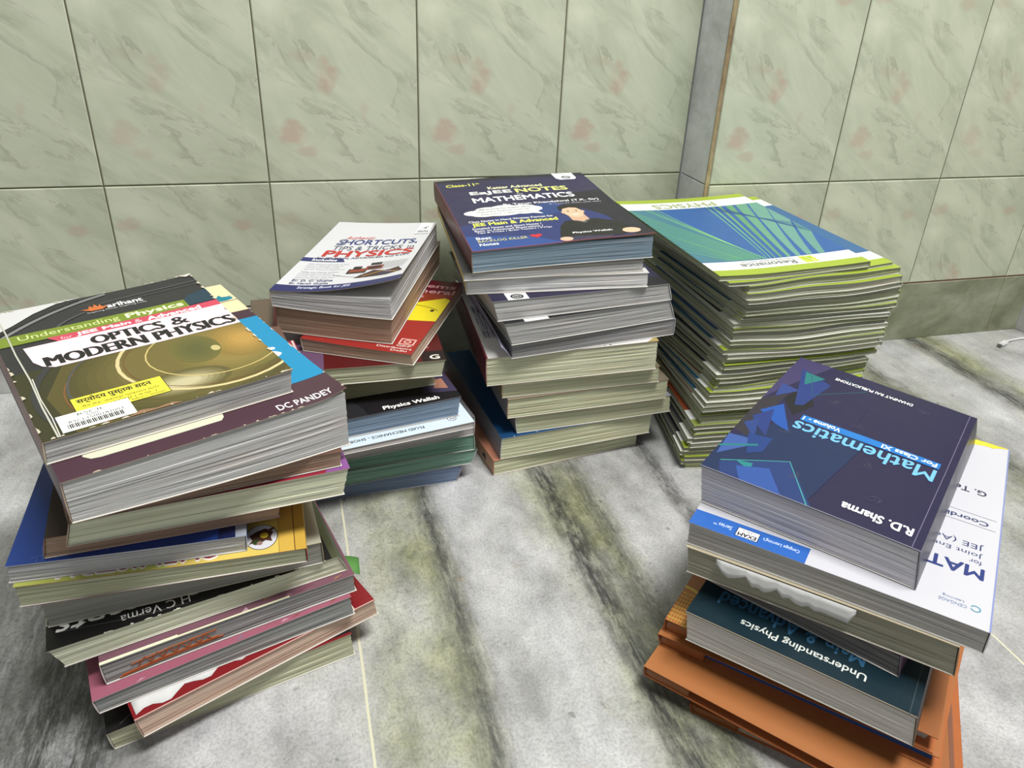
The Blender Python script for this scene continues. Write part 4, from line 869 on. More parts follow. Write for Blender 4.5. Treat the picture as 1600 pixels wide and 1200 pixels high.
# ---- centre stack
cy = (214, 216, 92)
nb = [B_(0, 0, 1, 1, (50, 46, 84)), P_([(0, 0), (0.8, 0), (0.95, 0.3), (0.6, 0.5), (0, 0.3)], (44, 56, 116)), P_([(0, 0), (0.5, 0), (0.35, 0.12), (0, 0.18)], (44, 78, 150)), P_([(0.62, 0.62), (1, 0.7), (1, 0.0), (0.9, 0.0), (0.86, 0.3)], (38, 34, 50)), P_([(0.5, 0.35), (0.72, 0.42), (0.62, 0.55), (0.48, 0.5)], (44, 70, 130)),
      B_(0, 0.955, 1, 1, (40, 36, 52)),
      T_('Class-11', 0.06, 0.88, 0.24, 0.92, cy, 0.03), T_('th', 0.25, 0.90, 0.275, 0.92, cy, 0.02), T_('Kattar Advanced', 0.31, 0.80, 0.66, 0.84, (226, 224, 180), 0.03),
      T_('EaJEE', 0.18, 0.715, 0.44, 0.775, (238, 238, 232), 0.03), T_('NOTES', 0.47, 0.72, 0.80, 0.78, (222, 226, 130), 0.03), T_('for', 0.46, 0.69, 0.50, 0.705, WH),
      T_('MATHEMATICS', 0.17, 0.605, 0.80, 0.675, (234, 234, 236), 0.03), T_('By Tarun Khandelwal (T.K. Sir)', 0.33, 0.525, 0.92, 0.56, (226, 226, 226), 0.02), T_('B. Tech IIT Delhi (AIR-482)', 0.60, 0.497, 0.92, 0.515, (190, 190, 200)),
      E_(0.14, 0.46, 0.07, 0.035, WH), E_(0.22, 0.49, 0.08, 0.04, WH), E_(0.32, 0.50, 0.09, 0.042, WH), E_(0.43, 0.49, 0.08, 0.04, WH), E_(0.30, 0.435, 0.12, 0.04, WH), E_(0.19, 0.435, 0.08, 0.035, WH), E_(0.43, 0.44, 0.08, 0.04, WH), E_(0.49, 0.465, 0.05, 0.035, WH), P_([(0.44, 0.41), (0.52, 0.385), (0.49, 0.44)], WH),
      T_('IIT JEE ki Jung Me Aapka sabse', 0.13, 0.487, 0.48, 0.508, (44, 60, 60), 0.02), T_('important Hathiyar hota hai', 0.15, 0.455, 0.46, 0.475, (44, 60, 60), 0.02), T_('Well STRUCTURED NOTES', 0.16, 0.42, 0.46, 0.442, (60, 60, 66)),
      T_('Class Notes in Hand Written Format for', 0.07, 0.335, 0.56, 0.358, (226, 226, 226), 0.02), T_('JEE Main & Advanced', 0.08, 0.275, 0.57, 0.325, cy, 0.04),
      T_('Detailed Notes and Short Notes /', 0.07, 0.245, 0.46, 0.266, (220, 220, 224), 0.02), T_('Basic to Advanced Illustrations /', 0.075, 0.218, 0.46, 0.238, (220, 220, 224), 0.02), T_('Tips & Tricks / Brain Teasers / PYQs', 0.08, 0.19, 0.50, 0.211, (220, 220, 224), 0.02),
      T_('Best', 0.06, 0.125, 0.14, 0.152, (226, 226, 226), 0.03), T_('BACKLOG KILLER', 0.06, 0.092, 0.33, 0.118, (206, 196, 130), 0.01), T_('Notes', 0.06, 0.052, 0.16, 0.08, (226, 226, 226), 0.03),
      E_(0.365, 0.115, 0.018, 0.014, (206, 40, 56)), E_(0.395, 0.115, 0.018, 0.014, (206, 40, 56)), P_([(0.348, 0.11), (0.38, 0.085), (0.412, 0.11), (0.38, 0.125)], (206, 40, 56)),
      # a young man in a black shirt, arms folded
      P_([(0.60, 0.26), (0.55, 0.20), (0.51, 0.10), (0.49, 0.02), (0.80, 0.02), (0.90, 0.06), (0.92, 0.12), (0.87, 0.22), (0.78, 0.27)], (30, 28, 30)),
      P_([(0.645, 0.34), (0.645, 0.26), (0.70, 0.22), (0.745, 0.26), (0.74, 0.34)], (196, 160, 132)), P_([(0.64, 0.27), (0.70, 0.215), (0.755, 0.27), (0.72, 0.255), (0.70, 0.235), (0.67, 0.255)], (90, 90, 92)),
      E_(0.690, 0.375, 0.058, 0.075, (214, 180, 150)), E_(0.632, 0.375, 0.010, 0.018, (204, 168, 138)), E_(0.749, 0.375, 0.010, 0.018, (204, 168, 138)),
      P_([(0.625, 0.40), (0.622, 0.45), (0.65, 0.475), (0.69, 0.485), (0.735, 0.475), (0.755, 0.44), (0.748, 0.40), (0.735, 0.43), (0.69, 0.44), (0.645, 0.425)], (34, 28, 26)),
      L_([(0.655, 0.395), (0.675, 0.398)], 0.006, (50, 36, 30)), L_([(0.705, 0.398), (0.725, 0.395)], 0.006, (50, 36, 30)), E_(0.666, 0.383, 0.006, 0.005, K), E_(0.715, 0.383, 0.006, 0.005, K), L_([(0.69, 0.38), (0.685, 0.36), (0.695, 0.357)], 0.004, (180, 140, 114)),
      P_([(0.668, 0.342), (0.69, 0.332), (0.714, 0.342), (0.69, 0.345)], (240, 236, 230)),
      P_([(0.49, 0.04), (0.56, 0.06), (0.78, 0.03), (0.76, 0.0), (0.50, 0.0)], (60, 54, 84)), E_(0.52, 0.035, 0.035, 0.025, (206, 172, 148)), E_(0.90, 0.075, 0.05, 0.035, (216, 182, 152)),
      T_('Physics Wallah', 0.58, 0.085, 0.80, 0.11, (226, 226, 226), 0.03),
      P_([(0.79, 1.0), (0.79, 0.91), (0.81, 0.885), (0.91, 0.885), (0.93, 0.91), (0.93, 1.0)], (236, 236, 240)), E_(0.865, 0.925, 0.03, 0.025, (50, 50, 56)), E_(0.865, 0.925, 0.02, 0.016, (200, 200, 204)), T_('PW', 0.85, 0.918, 0.88, 0.933, (30, 30, 30), 0.03),
      L_([(0.0, 0.003), (1, 0.003)], 0.005, (176, 80, 96)), L_([(0.003, 0), (0.003, 1)], 0.008, (112, 60, 70))]
book('c1', 'dark blue mathematics notes book with a printed man, topmost of the centre stack', (50, 46, 84), (128, 148, 162), 'L', (112, 34, 44), (160, 140, 110), nb,
     lift=lambda fx, fy: (0.001 * max(0, fx), 0, 0.0038 * max(0, fx) ** 2 * max(0, -fy) ** 2 + 0.0018 * math.exp(-((fx - 0.3) / 0.5) ** 2) * max(0, -fy) ** 3), pages2=(98, 118, 132), hb=0.0003)
book('c2', 'thin grey-paged book with yellow spine under the dark blue mathematics notes book', (60, 60, 60), (180, 180, 178), 'L', (196, 170, 96), (176, 160, 110), [B_(0, 0, 1, 1, (70, 70, 74))], pages2=(146, 146, 144))
book('c3', 'white-paged book third from the top of the centre stack', (196, 196, 194), (222, 222, 220), 'L', (190, 176, 130), (210, 206, 190), pages2=(176, 176, 174))
lt = [B_(0.80, 0.85, 0.915, 1.0, (236, 236, 238)), E_(0.857, 0.965, 0.036, 0.028, K), E_(0.857, 0.965, 0.026, 0.020, (150, 150, 150)), T_('PW', 0.84, 0.957, 0.875, 0.973, K, 0.03), B_(0.0, 0.9, 0.35, 1.0, (36, 34, 44))]
book('c4', 'grey-paged book with navy cover and white logo tab at its front edge, centre stack', (44, 40, 72), (186, 186, 184), 'R', (50, 50, 60), (200, 200, 200), lt, rot=True, pages2=(152, 152, 150))
book('c5', 'grey-paged black covered book with small white strip at its front edge, centre stack', (34, 34, 38), (178, 178, 176), 'R', (90, 90, 96), (196, 196, 196), [B_(0.74, 0.9, 0.88, 1.0, (232, 232, 232)), E_(0.81, 0.93, 0.04, 0.03, K)], rot=True, pages2=(142, 142, 140))
rtc6, gc6 = book('c6', 'grey-paged book with lilac cover flap folded up at its left side, centre stack', (170, 164, 190), (150, 150, 150), 'R', (120, 120, 124), (190, 188, 200), rot=True, pages2=(120, 120, 120))
book('c7', 'thick cream-paged book with white cover, navy lettering and maroon spine, middle of the centre stack', (212, 212, 208), (212, 214, 184), 'L', (110, 40, 52), (196, 150, 140),
     [T_('FOUNDATION', 0.035, 0.22, 0.11, 0.60, NV, 0.03), T_('Edition', 0.40, 0.008, 0.72, 0.022, (70, 70, 80)), P_([(0.93, 0.0), (1, 0.0), (1, 0.05)], (170, 150, 90)), L_([(0.004, 0), (0.004, 1)], 0.012, (120, 50, 60))], pages2=(164, 166, 130), tk=0.0004)
book('c8', 'cream-paged book tucked just under the thick white covered one, centre stack', (120, 114, 90), (198, 200, 168), 'L', (130, 126, 100), (170, 120, 100), pages2=(150, 152, 116))
book('c9', 'cream-paged book with grey worn spine, fourth from the bottom of the centre stack', (140, 130, 110), (202, 204, 172), 'L', (146, 142, 146), (180, 130, 110), pages2=(152, 154, 118))
book('c10', 'cream-paged paperback with silvery crumpled edge on the blue covered book, centre stack', (160, 160, 176), (200, 202, 170), 'L', (150, 148, 140), (196, 196, 206), [L_([(0, 0.006), (0.1, 0.02), (0.2, 0.004), (0.35, 0.015), (0.45, 0.004)], 0.02, (176, 176, 190))], pages2=(150, 152, 116))
bs = [L_([(x, y), (x + r_.uniform(-.05, .05), y + r_.uniform(-.05, .05))], 0.004, (170, 186, 206)) for x, y in [(r_.uniform(0, .9), r_.uniform(0, .12)) for _ in range(22)]]
book('c11', 'cream-paged book with scuffed deep blue cover, second from bottom of the centre stack', (24, 72, 118), (206, 208, 176), 'L', (140, 142, 150), (190, 190, 190), bs, pages2=(158, 160, 124))
rtc12, gc12 = book('c12', 'cream-paged book with faded orange spine on the marble at the bottom of the centre stack', (176, 120, 96), (202, 204, 172), 'L', (176, 134, 100), (188, 110, 90), pages2=(154, 156, 118))
# the lilac flap of c6 standing up along its left side
def side_flap(g, parent, y0, y1, h, lean, mt, name='cover_flap', label=None):
    rows = []
    n = 12
    for k in range(6):
        f = k / 5; row = []
        for i in range(n + 1):
            y = y0 + (y1 - y0) * i / n
            p = g((-0.5) * g.w - 0.0008 - lean * f ** 1.3, y, 0.0, 0.0004); p.z += h * f * (0.55 + 0.45 * (1 - abs(2 * i / n - 1)) ** 0.5)
            row.append(p)
        rows.append(row)
    bm = bmesh.new()
    A = [[bm.verts.new(p) for p in r] for r in rows]; Bv = [[bm.verts.new(p + Vector((0.0004, 0, 0))) for p in r] for r in rows]
    nr, nc = 6, n + 1
    for i in range(nr - 1):
        for j in range(nc - 1):
            bm.faces.new((A[i][j], A[i + 1][j], A[i + 1][j + 1], A[i][j + 1])); bm.faces.new((Bv[i][j], Bv[i][j + 1], Bv[i + 1][j + 1], Bv[i + 1][j]))
    rim = [(0, j) for j in range(nc)] + [(i, nc - 1) for i in range(1, nr)] + [(nr - 1, j) for j in range(nc - 2, -1, -1)] + [(i, 0) for i in range(nr - 2, 0, -1)]
    for (a, b_), (c_, d_) in zip(rim, rim[1:] + rim[:1]): bm.faces.new((A[a][b_], A[c_][d_], Bv[c_][d_], Bv[a][b_]))
    bmesh.ops.recalc_face_normals(bm, faces=bm.faces[:])
    o = obj(name, bm, mt, parent, True)
    if label: o['label'] = label
side_flap(gc6, rtc6, -gc6.d / 2, gc6.d / 2 - 0.02, 0.030, 0.012, plain('lilac_card', (176, 172, 198), 0.6), label='lilac cover flap standing up')
M_k = plain('black_print', K, 0.6)
bm = bmesh.new()
p0 = gc12(-gc12.w / 2 - 0.0009, -gc12.d / 2 + 0.03, 0.5); h = 0.004
vs_ = [bm.verts.new((p0.x, p0.y + a, p0.z + b_)) for a, b_ in ((-0.006, -0.003), (0.006, -0.001), (0.002, 0.004), (-0.004, 0.003))]
vs2 = [bm.verts.new((v.co.x + 0.0006, v.co.y, v.co.z)) for v in vs_]
bm.faces.new(vs_[::-1])
for k in range(4): bm.faces.new((vs_[k], vs_[(k + 1) % 4], vs2[(k + 1) % 4], vs2[k]))
obj('spine_mark', bm, M_k, rtc12)

# ---- front right stack
A1, A2, A3, TL = (36, 58, 128), (30, 84, 170), (48, 70, 140), (34, 120, 124)
rd = [B_(0.5, 0, 1, 1, (38, 32, 76)), P_([(0.4, 0.5), (0.8, 0.55), (1, 0.8), (1, 1), (0.5, 1)], (26, 44, 88)), P_([(0.8, 0.0), (1, 0.0), (1, 0.45), (0.94, 0.3)], (66, 58, 104)), P_([(0.90, 0.35), (1.0, 0.45), (1.0, 0.72), (0.92, 0.74)], (52, 46, 60)), P_([(0.86, 0.2), (0.74, 0.38), (0.80, 0.5), (0.9, 0.4)], (24, 22, 36)),
      P_([(0.94, 0.10), (0.74, 0.17), (0.79, 0.40), (0.83, 0.42)], A1), P_([(0.91, 0.12), (0.79, 0.13), (0.865, 0.235)], (34, 118, 120)), L_([(0.87, 0.13), (0.79, 0.30), (0.56, 0.12), (0.70, 0.06)], 0.006, (32, 96, 104)),
      P_([(0.97, 0.28), (0.86, 0.30), (0.95, 0.40)], A3), P_([(0.96, 0.54), (0.88, 0.44), (0.76, 0.62), (0.84, 0.60)], A2), P_([(0.97, 0.60), (0.90, 0.50), (0.84, 0.70), (0.90, 0.66)], A1), P_([(0.98, 0.66), (0.93, 0.60), (0.88, 0.74)], (40, 66, 134)),
      P_([(1.0, 0.76), (0.82, 0.74), (0.98, 0.90)], (60, 90, 160)), P_([(0.92, 0.72), (0.80, 0.70), (0.80, 0.80), (0.86, 0.84)], (28, 62, 130)), L_([(1.0, 0.85), (0.84, 0.77)], 0.016, TL),
      P_([(0.94, 0.94), (0.66, 0.80), (0.46, 1.0), (0.9, 1.0)], (34, 58, 118)), L_([(0.94, 0.93), (0.66, 0.80), (0.48, 1.0)], 0.006, (60, 150, 150)), P_([(0.88, 0.90), (0.80, 0.885), (0.79, 0.93)], (34, 130, 130)), P_([(0.86, 0.93), (0.72, 0.88), (0.60, 1.0), (0.8, 1.0)], (48, 84, 160)),
      B_(0.065, 0.47, 0.755, 0.512, (30, 120, 200)), T_('For Class XI', 0.08, 0.478, 0.34, 0.505, (226, 236, 244), 0.03), T_('Volume - 1', 0.55, 0.478, 0.745, 0.505, (226, 236, 244), 0.03),
      T_('Mathematics', 0.07, 0.525, 0.765, 0.605, (108, 176, 218), 0.015), T_('R.D. Sharma', 0.055, 0.905, 0.36, 0.945, (236, 236, 236), 0.035), T_('DHANPAT RAI PUBLICATIONS', 0.315, 0.083, 0.745, 0.105, (226, 226, 226), 0.035),
      L_([(0.035, 0), (0.033, 0.5), (0.036, 1)], 0.004, (108, 100, 130)),
      L_([(0.0, 0.997), (1, 0.997)], 0.006, (120, 120, 134))]
for (a, b_) in ((0.62, 0.86), (0.26, 0.83), (0.36, 0.65), (0.5, 0.42), (0.25, 0.12), (0.78, 0.62), (0.68, 0.3)):
    for q in range(5): rd.append(L_(arc(a + r_.uniform(-.02, .02), b_ + r_.uniform(-.012, .012), 0.012 + 0.004 * q, 0.008 + 0.002 * q, r_.uniform(0, 180), r_.uniform(200, 330), 6), 0.0018, (84, 84, 106)))
book('r1', 'dark navy mathematics textbook with light blue title, topmost of the front right stack', (36, 30, 72), (196, 194, 200), 'R', (40, 36, 64), (140, 140, 150), rd, rot=True, pages2=(184, 182, 190), tk=0.0005, hb=0.00025, rough=0.3, layer=0.0013, lines=1.2)
cg = [B_(0.575, 0.93, 1.0, 1.0, (46, 104, 190)), T_("Cengage Learning's", 0.605, 0.950, 0.735, 0.968, (220, 230, 244)), B_(0.748, 0.945, 0.832, 0.985, (24, 40, 70)), B_(0.751, 0.947, 0.829, 0.983, (230, 230, 230)), T_('EXAM', 0.757, 0.965, 0.823, 0.980, K, 0.04), T_('CRACK', 0.765, 0.950, 0.815, 0.960, (90, 90, 100)), T_('Series', 0.85, 0.955, 0.90, 0.972, (220, 230, 244)), T_('TM', 0.905, 0.962, 0.918, 0.970, (220, 230, 244)),
      T_('MATHEMATICS', 0.04, 0.755, 0.64, 0.805, (44, 60, 130), 0.025), T_('for', 0.05, 0.722, 0.09, 0.742, (60, 70, 120)), T_('Joint Entrance Examination', 0.05, 0.685, 0.54, 0.71, (60, 70, 120)), T_('JEE (Advanced)', 0.05, 0.64, 0.38, 0.672, (60, 70, 120)),
      T_('Coordinate Geometry', 0.045, 0.51, 0.49, 0.54, (50, 60, 110), 0.02), L_([(0.02, 0.495), (0.7, 0.495)], 0.002, (80, 84, 110)), L_([(0.02, 0.552), (0.7, 0.552)], 0.002, (80, 84, 110)),
      T_('G. Tewani', 0.065, 0.345, 0.27, 0.375, (60, 60, 90), 0.02), P_([(0.06, 0.03), (0.30, 0.02), (0.32, 0.0), (0.0, 0.0), (0.05, 0.02)], (222, 200, 50)), P_([(0.05, 0.02), (0.2, 0.055), (0.36, 0.05), (0.4, 0.0), (0.05, 0.0)], (226, 208, 60)),
      T_('CENGAGE', 0.075, 0.93, 0.16, 0.942, (110, 130, 170)), T_('Learning', 0.085, 0.912, 0.15, 0.924, (110, 130, 170)), L_(arc(0.05, 0.93, 0.014, 0.011, 20, 340, 10), 0.005, (90, 150, 170)), L_([(0.002, 0), (0.002, 1)], 0.006, (130, 140, 190))]
book('r2', 'white mathematics book with blue band and yellow stain, right under the navy textbook', (194, 194, 200), (170, 168, 164), 'R', (170, 176, 200), (214, 214, 220), cg, rot=True, pages2=(150, 148, 142), lines=1.4, fine=480)
rtr3, gr3 = book('r3', 'olive-grey paged book with crumpled white paper hanging over its front, front right stack', (196, 186, 160), (148, 146, 128), 'R', (150, 130, 112), (176, 140, 110), pages2=(120, 120, 98), lines=0.9)
flap(gr3, rtr3, 0.13, 0.66, 0.97, 0.42, 5, out=0.003, label='crumpled white paper along the top edge')
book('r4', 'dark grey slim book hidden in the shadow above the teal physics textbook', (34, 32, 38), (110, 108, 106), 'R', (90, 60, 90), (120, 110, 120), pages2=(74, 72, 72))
up = [T_('Understanding Physics', 0.215, 0.912, 0.765, 0.950, (206, 212, 206), 0.015), T_('Main & Advanced', 0.24, 0.83, 0.90, 0.895, (48, 96, 130), 0.02), T_('for JEE', 0.4, 0.75, 0.7, 0.80, (48, 96, 130), 0.02), L_([(0, 0.996), (1, 0.996)], 0.005, (140, 130, 110)), L_([(0.03, 0), (0.03, 1)], 0.004, (60, 76, 84))]
book('r5', 'dark teal physics textbook with white upside down title lying on the orange folders', (10, 42, 54), (196, 194, 188), 'R', (40, 54, 60), (150, 130, 104), up, rot=True, pages2=(182, 180, 174), layer=0.0013)
OR, OR2 = (168, 106, 58), (140, 82, 42)
def fold(key, label, pages, pages2, items=(), inset=0.004, c=OR, sp=OR2, over=0.006, name='card_folder'):
    rt, g = book(key, label, c, pages, 'L', sp, (150, 84, 40), items, tk=0.0006, over=over, name=name, cat='folder', pages2=pages2, cover_name='folder_cover', pages_name='papers', rough=0.42, inset_front=inset, inner_c=(176, 100, 50))
    # the card is turned over at the front corner into a small pocket lip
    bm = bmesh.new()
    n = 14; prof = []
    for k in range(n + 1):
        t = -math.pi / 2 + math.pi * k / n; prof.append((math.cos(t), math.sin(t)))
    rows = []
    for i in range(7):
        x = -g.w / 2 + 0.001 + i * 0.0065; row = []
        zc = g(x, -g.d / 2 + 0.003, 0.5); ht = (g(x, -g.d / 2 + 0.003, 1.0).z - g(x, -g.d / 2 + 0.003, 0.0).z) / 2 - 0.0008
        for (cx_, cz_) in prof: row.append(Vector((zc.x, zc.y - 0.0016 - 0.0012 * cx_, zc.z + cz_ * ht)))
        rows.append(row)
    A = [[bm.verts.new(p) for p in r] for r in rows]; Bv = [[bm.verts.new(p + Vector((0, 0.0007, 0))) for p in r] for r in rows]
    nr, nc = len(rows), n + 1
    for i in range(nr - 1):
        for j in range(nc - 1):
            bm.faces.new((A[i][j], A[i + 1][j], A[i + 1][j + 1], A[i][j + 1])); bm.faces.new((Bv[i][j], Bv[i][j + 1], Bv[i + 1][j + 1], Bv[i + 1][j]))
    rim = [(0, j) for j in range(nc)] + [(i, nc - 1) for i in range(1, nr)] + [(nr - 1, j) for j in range(nc - 2, -1, -1)] + [(i, 0) for i in range(nr - 2, 0, -1)]
    for (a, b_), (c_, d_) in zip(rim, rim[1:] + rim[:1]): bm.faces.new((A[a][b_], A[c_][d_], Bv[c_][d_], Bv[a][b_]))
    bmesh.ops.recalc_face_normals(bm, faces=bm.faces[:])
    obj('pocket_lip', bm, ink(sp, 0.4), rt, True)
    return rt, g
gd = (196, 168, 72)
fold('r6', 'orange card folder with a gold hatched half circle at its corner, uppermost of the folders', (172, 166, 156), (140, 134, 124), [E_(0.0, 0.07, 0.14, 0.09, gd, -90, 90), E_(0.0, 0.07, 0.128, 0.08, (176, 104, 52), -90, 90)] + [L_([(0.0, 0.0 + 0.016 * i), (0.11 - 0.004 * abs(i - 4), 0.0 + 0.016 * i)], 0.004, gd) for i in range(1, 9)] + [L_([(0.012 * i, 0.0), (0.012 * i, 0.14)], 0.002, gd) for i in range(1, 9)], c=(156, 96, 52))
fold('r7', 'orange card folder holding a blue file, second of the folders', (34, 78, 140), (24, 54, 100), inset=0.002, c=OR)
fold('r8', 'orange card folder jutting furthest left with a maroon lined opening, middle of the folders', (120, 82, 66), (84, 50, 44), c=OR)
fold('r9', 'orange card folder with a pale torn corner, fourth of the folders', (130, 88, 66), (92, 56, 46), c=(162, 100, 54))
fold('r10', 'orange brown folder with greyish papers, lowest of the folders', (166, 152, 130), (140, 122, 98), inset=0.0, c=(150, 94, 52), over=0.002)

# ---- tall stack of study booklets
LG = (152, 172, 54); PB = (52, 98, 160); PG = (88, 148, 112)
def booklet_bands(c):
    return [B_(0, 0.0, 1, 0.055, LG), B_(0, 0.055, 1, 0.16, (214, 216, 214)), B_(0, 0.16, 1, 0.86, c), B_(0, 0.86, 1, 0.945, (214, 216, 214)), B_(0, 0.945, 1, 1, LG)]
top = booklet_bands(PB)
def im(x, y): return (1 - x, 1 - y)
ap = (0.44, 0.145)
for i, (xb, wd, c) in enumerate([(0.60, 0.006, (120, 186, 106)), (0.645, 0.010, (120, 186, 106)), (0.70, 0.018, (110, 164, 96)), (0.775, 0.05, (96, 150, 108)), (0.87, 0.085, (100, 154, 126)), (0.99, 0.12, (104, 154, 138)), (1.13, 0.15, (104, 152, 140)), (1.29, 0.16, (100, 148, 138))]):
    pts = bez((xb, 0.84), (0.50 + 0.62 * (xb - 0.55), 0.45), (ap[0] + 0.55 * (xb - 0.6), 0.145)); up_ = []; dn_ = []
    for k, (x, y) in enumerate(pts):
        wl = wd * (0.25 + 0.75 * (y - 0.145) / 0.7) + 0.002; up_.append(im(x - wl / 2, y)); dn_.append(im(x + wl / 2, y))
    top.append(('strip', up_, dn_, c))
top.append(P_([im(0, 0.84), im(0.16, 0.84), im(0.30, 0.5), im(0.40, 0.145), im(0.0, 0.145)], (70, 122, 138)))
for i in range(11):
    y0 = 0.83 - 0.055 * i; top.append(L_([im(p[0], p[1]) for p in bez((0.0, y0), (0.20, y0 - 0.30 if y0 > 0.5 else y0 * 0.55), (0.42 - 0.022 * i, 0.148))], 0.011, (92, 156, 108)))
for x0 in (0.13, 0.17, 0.21): top.append(L_([im(p[0], p[1]) for p in bez((x0, 0.84), (0.30, 0.45), (0.43, 0.148))], 0.006, (130, 196, 110)))
for i in range(5): top.append(L_([im(0.55 + 0.03 * i, 0.84), im(1.0, 0.50 - 0.03 * i)], 0.007, (46, 86, 146)))
top += [T_('PHYSICS', 0.30, 0.085, 0.78, 0.145, (150, 162, 104), 0.01), T_('Resonance', 0.42, 0.892, 0.78, 0.93, (96, 100, 96), 0.01), T_('Educating for better tomorrow', 0.42, 0.868, 0.76, 0.884, (120, 124, 120)),
        B_(0.28, 0.87, 0.37, 0.935, (190, 206, 60)), P_([(0.29, 0.88), (0.36, 0.88), (0.32, 0.925)], (150, 176, 40)), L_([(0.33, 0.88), (0.30, 0.93)], 0.006, (230, 236, 200))]
cuts = [('m1', 1), ('m1b', 1), ('m2', 2), ('m3', 5), ('m4', 6), ('m5', 4), ('m6', 7), ('m7', 9), ('m8', 7)]
ords = ['topmost', 'second', 'third', 'fourth', 'fifth', 'sixth', 'seventh', 'eighth', 'ninth', 'tenth', 'eleventh', 'twelfth', 'thirteenth', 'fourteenth', 'fifteenth', 'sixteenth', 'seventeenth', 'eighteenth', 'nineteenth', 'twentieth',
        'twenty-first', 'twenty-second', 'twenty-third', 'twenty-fourth', 'twenty-fifth', 'twenty-sixth', 'twenty-seventh', 'twenty-eighth', 'twenty-ninth', 'thirtieth', 'thirty-first', 'thirty-second', 'thirty-third', 'thirty-fourth', 'thirty-fifth', 'thirty-sixth', 'thirty-seventh', 'thirty-eighth', 'thirty-ninth', 'fortieth', 'forty-first', 'forty-second']
rb = random.Random(11)
idx = 0
flatl = []
for k, n in cuts:
    for i in range(n): flatl.append((k, i, n))
def lerp(a, b_, t): return [x + (y - x) * t for x, y in zip(a, b_)]
keys = [k for k, _ in cuts]; tall = len(flatl)
def wavy(z, lv):
    """the booklets lie a little wavy, most of all along their front edges; neighbours share the wave"""
    A = math.sin(lv * 0.42) * min(1.0, lv / 6.0); B = math.sin(lv * 0.31 + 2.0) * min(1.0, lv / 6.0)
    if lv >= tall - 1: A *= 0.3; B *= 0.3
    def f(x, y):
        e = min(1.0, max(0.0, (0.76 - y) / 0.08))
        return z(x, y) + 0.0013 * A * e * math.sin(26 * x + 0.2 * lv) + 0.0012 * B * e * math.sin(47 * x + 1.0)
    return f

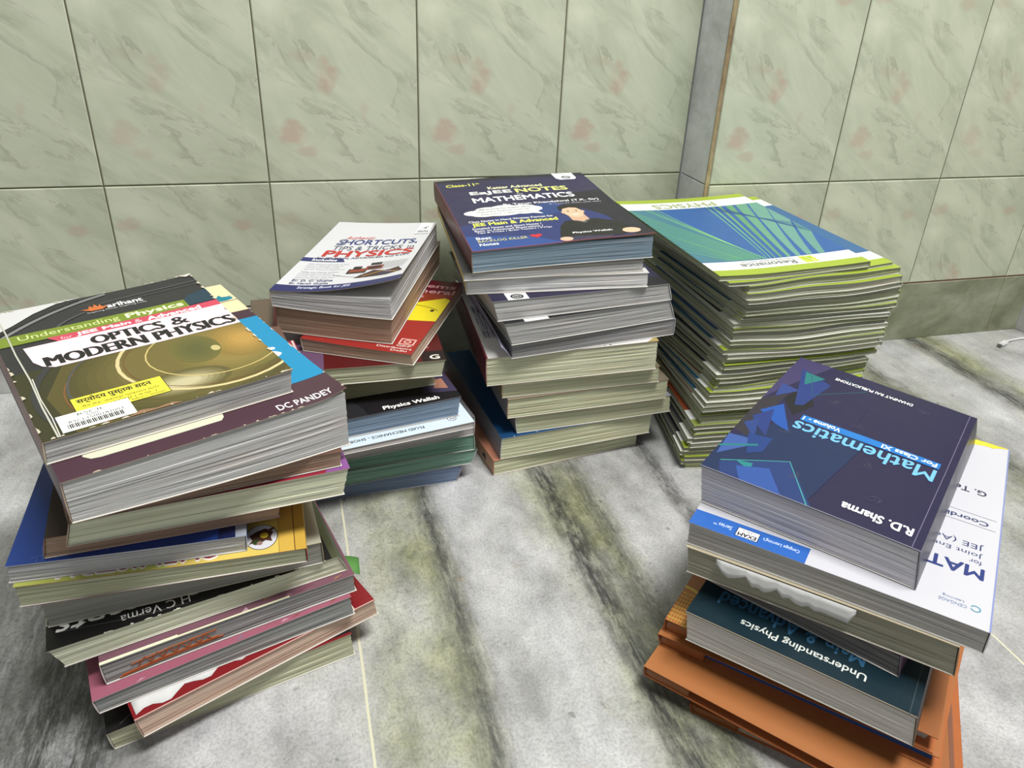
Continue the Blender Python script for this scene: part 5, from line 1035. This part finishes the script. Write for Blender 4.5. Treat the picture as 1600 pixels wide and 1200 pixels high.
for idx, (k, i, n) in enumerate(flatl):
    k_, n_, p = FIT[k]
    tt, bb = wavy(level(k_, n_ - 1, (n - i) / n) if i else level(k_, n_), tall - idx), wavy(level(k_, n_ - 1, (n - i - 1) / n) if i < n - 1 else level(k_, n_ - 1), tall - idx - 1)
    f = (i + 0.5) / n; ki = keys.index(k)
    if n > 1:
        if f < 0.5: q = lerp(FIT[keys[max(ki - 1, 2)]][2], p, 0.5 + f)
        else: q = lerp(p, FIT[keys[min(ki + 1, 8)]][2], f - 0.5)
        q = list(q); q[0] += rb.uniform(-.0035, .0035); q[1] += rb.uniform(-.003, .003); q[2] += rb.uniform(-.018, .018)
        q[3] = 0.203; q[4] = max(0.268, p[4]); q[5] = 0.0
        # stay in front of the wall
        over_ = max(q[1] + math.sin(q[2]) * sx_ * q[3] / 2 + math.cos(q[2]) * q[4] / 2 for sx_ in (-1, 1)) - 0.978
        if over_ > 0: q[1] -= over_
    else: q = p
    low = idx > 21
    pic = rb.choice([(110, 34, 44), (40, 36, 36), (150, 74, 44), (30, 92, 130), (28, 24, 28)]) if low else rb.choice([PB, (70, 110, 140), (60, 60, 70)])
    if 0 < idx < 3: pic = (60, 104, 150)
    if idx > 34: pic = (66, 66, 72)
    items = top if idx == 0 else booklet_bands(pic)
    if idx > 2:                                     # older editions have duller or plain rims
        v = rb.random()
        if v < 0.35: items = [B_(0, 0, 1, 1, (206, 208, 200)), B_(0, 0.16, 1, 0.86, pic)]
        elif v < 0.6: items = [('poly', it[1], (140, 156, 76)) if it[2] == LG else it for it in items]
    pc = rb.choice([(186, 190, 164), (176, 180, 152), (194, 196, 174), (170, 174, 144)])
    ph = rb.uniform(0, 6); am = rb.uniform(0.2, 0.9)
    wob = (lambda ph, am: (lambda fx, fy, sv: (0, 0, 0.0006 * am * math.sin(3.1 * fx + ph) * (1 if fy < -0.8 else 0))))(ph, am)
    if idx == 0: lab = 'blue and lime physics study booklet, topmost of the tall booklet stack by the wall'
    else: lab = 'lime edged study booklet, %s from the top of the tall booklet stack' % ords[idx]
    gap_lift = rb.choice([0, 0, 0.0006, 0.001])
    book(None, lab, (226, 228, 226), pc, 'R', (200, 204, 190), (158, 178, 66) if rb.random() < 0.4 else rb.choice([(206, 208, 196), (170, 174, 150)]), items, rot=True, tk=0.00035, over=0.0012,
         name='study_booklet', cat='booklet', group='study booklets in the tall stack', fit=(q, tt, bb), hb=0.0002 if idx == 0 else None, layer=0.0011, rag=0.0008,
         pages2=(140, 144, 112), lines=1.0, fine=520)

# ---- white charging cable on the floor by the right wall
root = empty('charging_cable', 'white charging cable with small plug lying on the marble floor near the right wall', 'cable', (1.165, 0.928, 0.0), 0.38)
bm = bmesh.new(); box(bm, -0.011, -0.0045, 0.0006, 0.012, 0.0045, 0.0068)
bmesh.ops.bevel(bm, geom=bm.edges[:], offset=0.0016, segments=3, affect='EDGES'); obj('plug', bm, plain('white_plastic', (226, 226, 226), 0.35), root)
bm = bmesh.new(); box(bm, -0.0178, -0.0036, 0.0022, -0.0110, 0.0036, 0.0052)
bmesh.ops.bevel(bm, geom=bm.edges[:], offset=0.0008, segments=2, affect='EDGES')
mt_, nt_, b__ = base_mat('plug_metal', 0.3); b__.inputs['Metallic'].default_value = 1.0; b__.inputs['Base Color'].default_value = lin((150, 150, 146)); obj('plug_contact', bm, mt_, root)
bm = bmesh.new(); path = [(0.012, 0, 0.0037), (0.02, 0.0004, 0.0032), (0.035, -0.001, 0.0022), (0.055, -0.006, 0.0021), (0.075, -0.018, 0.0021), (0.083, -0.036, 0.0021), (0.080, -0.07, 0.0021), (0.083, -0.12, 0.0021)]
pp = []
for a_, b_ in zip(path[:-1], path[1:]):
    for t_ in range(4): pp.append(Vector(a_).lerp(Vector(b_), t_ / 4))
pp.append(Vector(path[-1])); prev = None
for i, p_ in enumerate(pp):
    d_ = (pp[min(i + 1, len(pp) - 1)] - pp[max(i - 1, 0)]).normalized(); u_ = d_.cross(Vector((0, 0, 1))).normalized(); v_ = u_.cross(d_)
    ring = [bm.verts.new(p_ + (u_ * math.cos(a) + v_ * math.sin(a)) * 0.0018) for a in [math.tau * q / 10 for q in range(10)]]
    if prev:
        for q in range(10): bm.faces.new((prev[q], prev[(q + 1) % 10], ring[(q + 1) % 10], ring[q]))
    prev = ring
obj('cord', bm, plain('white_plastic', (226, 226, 226), 0.35), root, True)
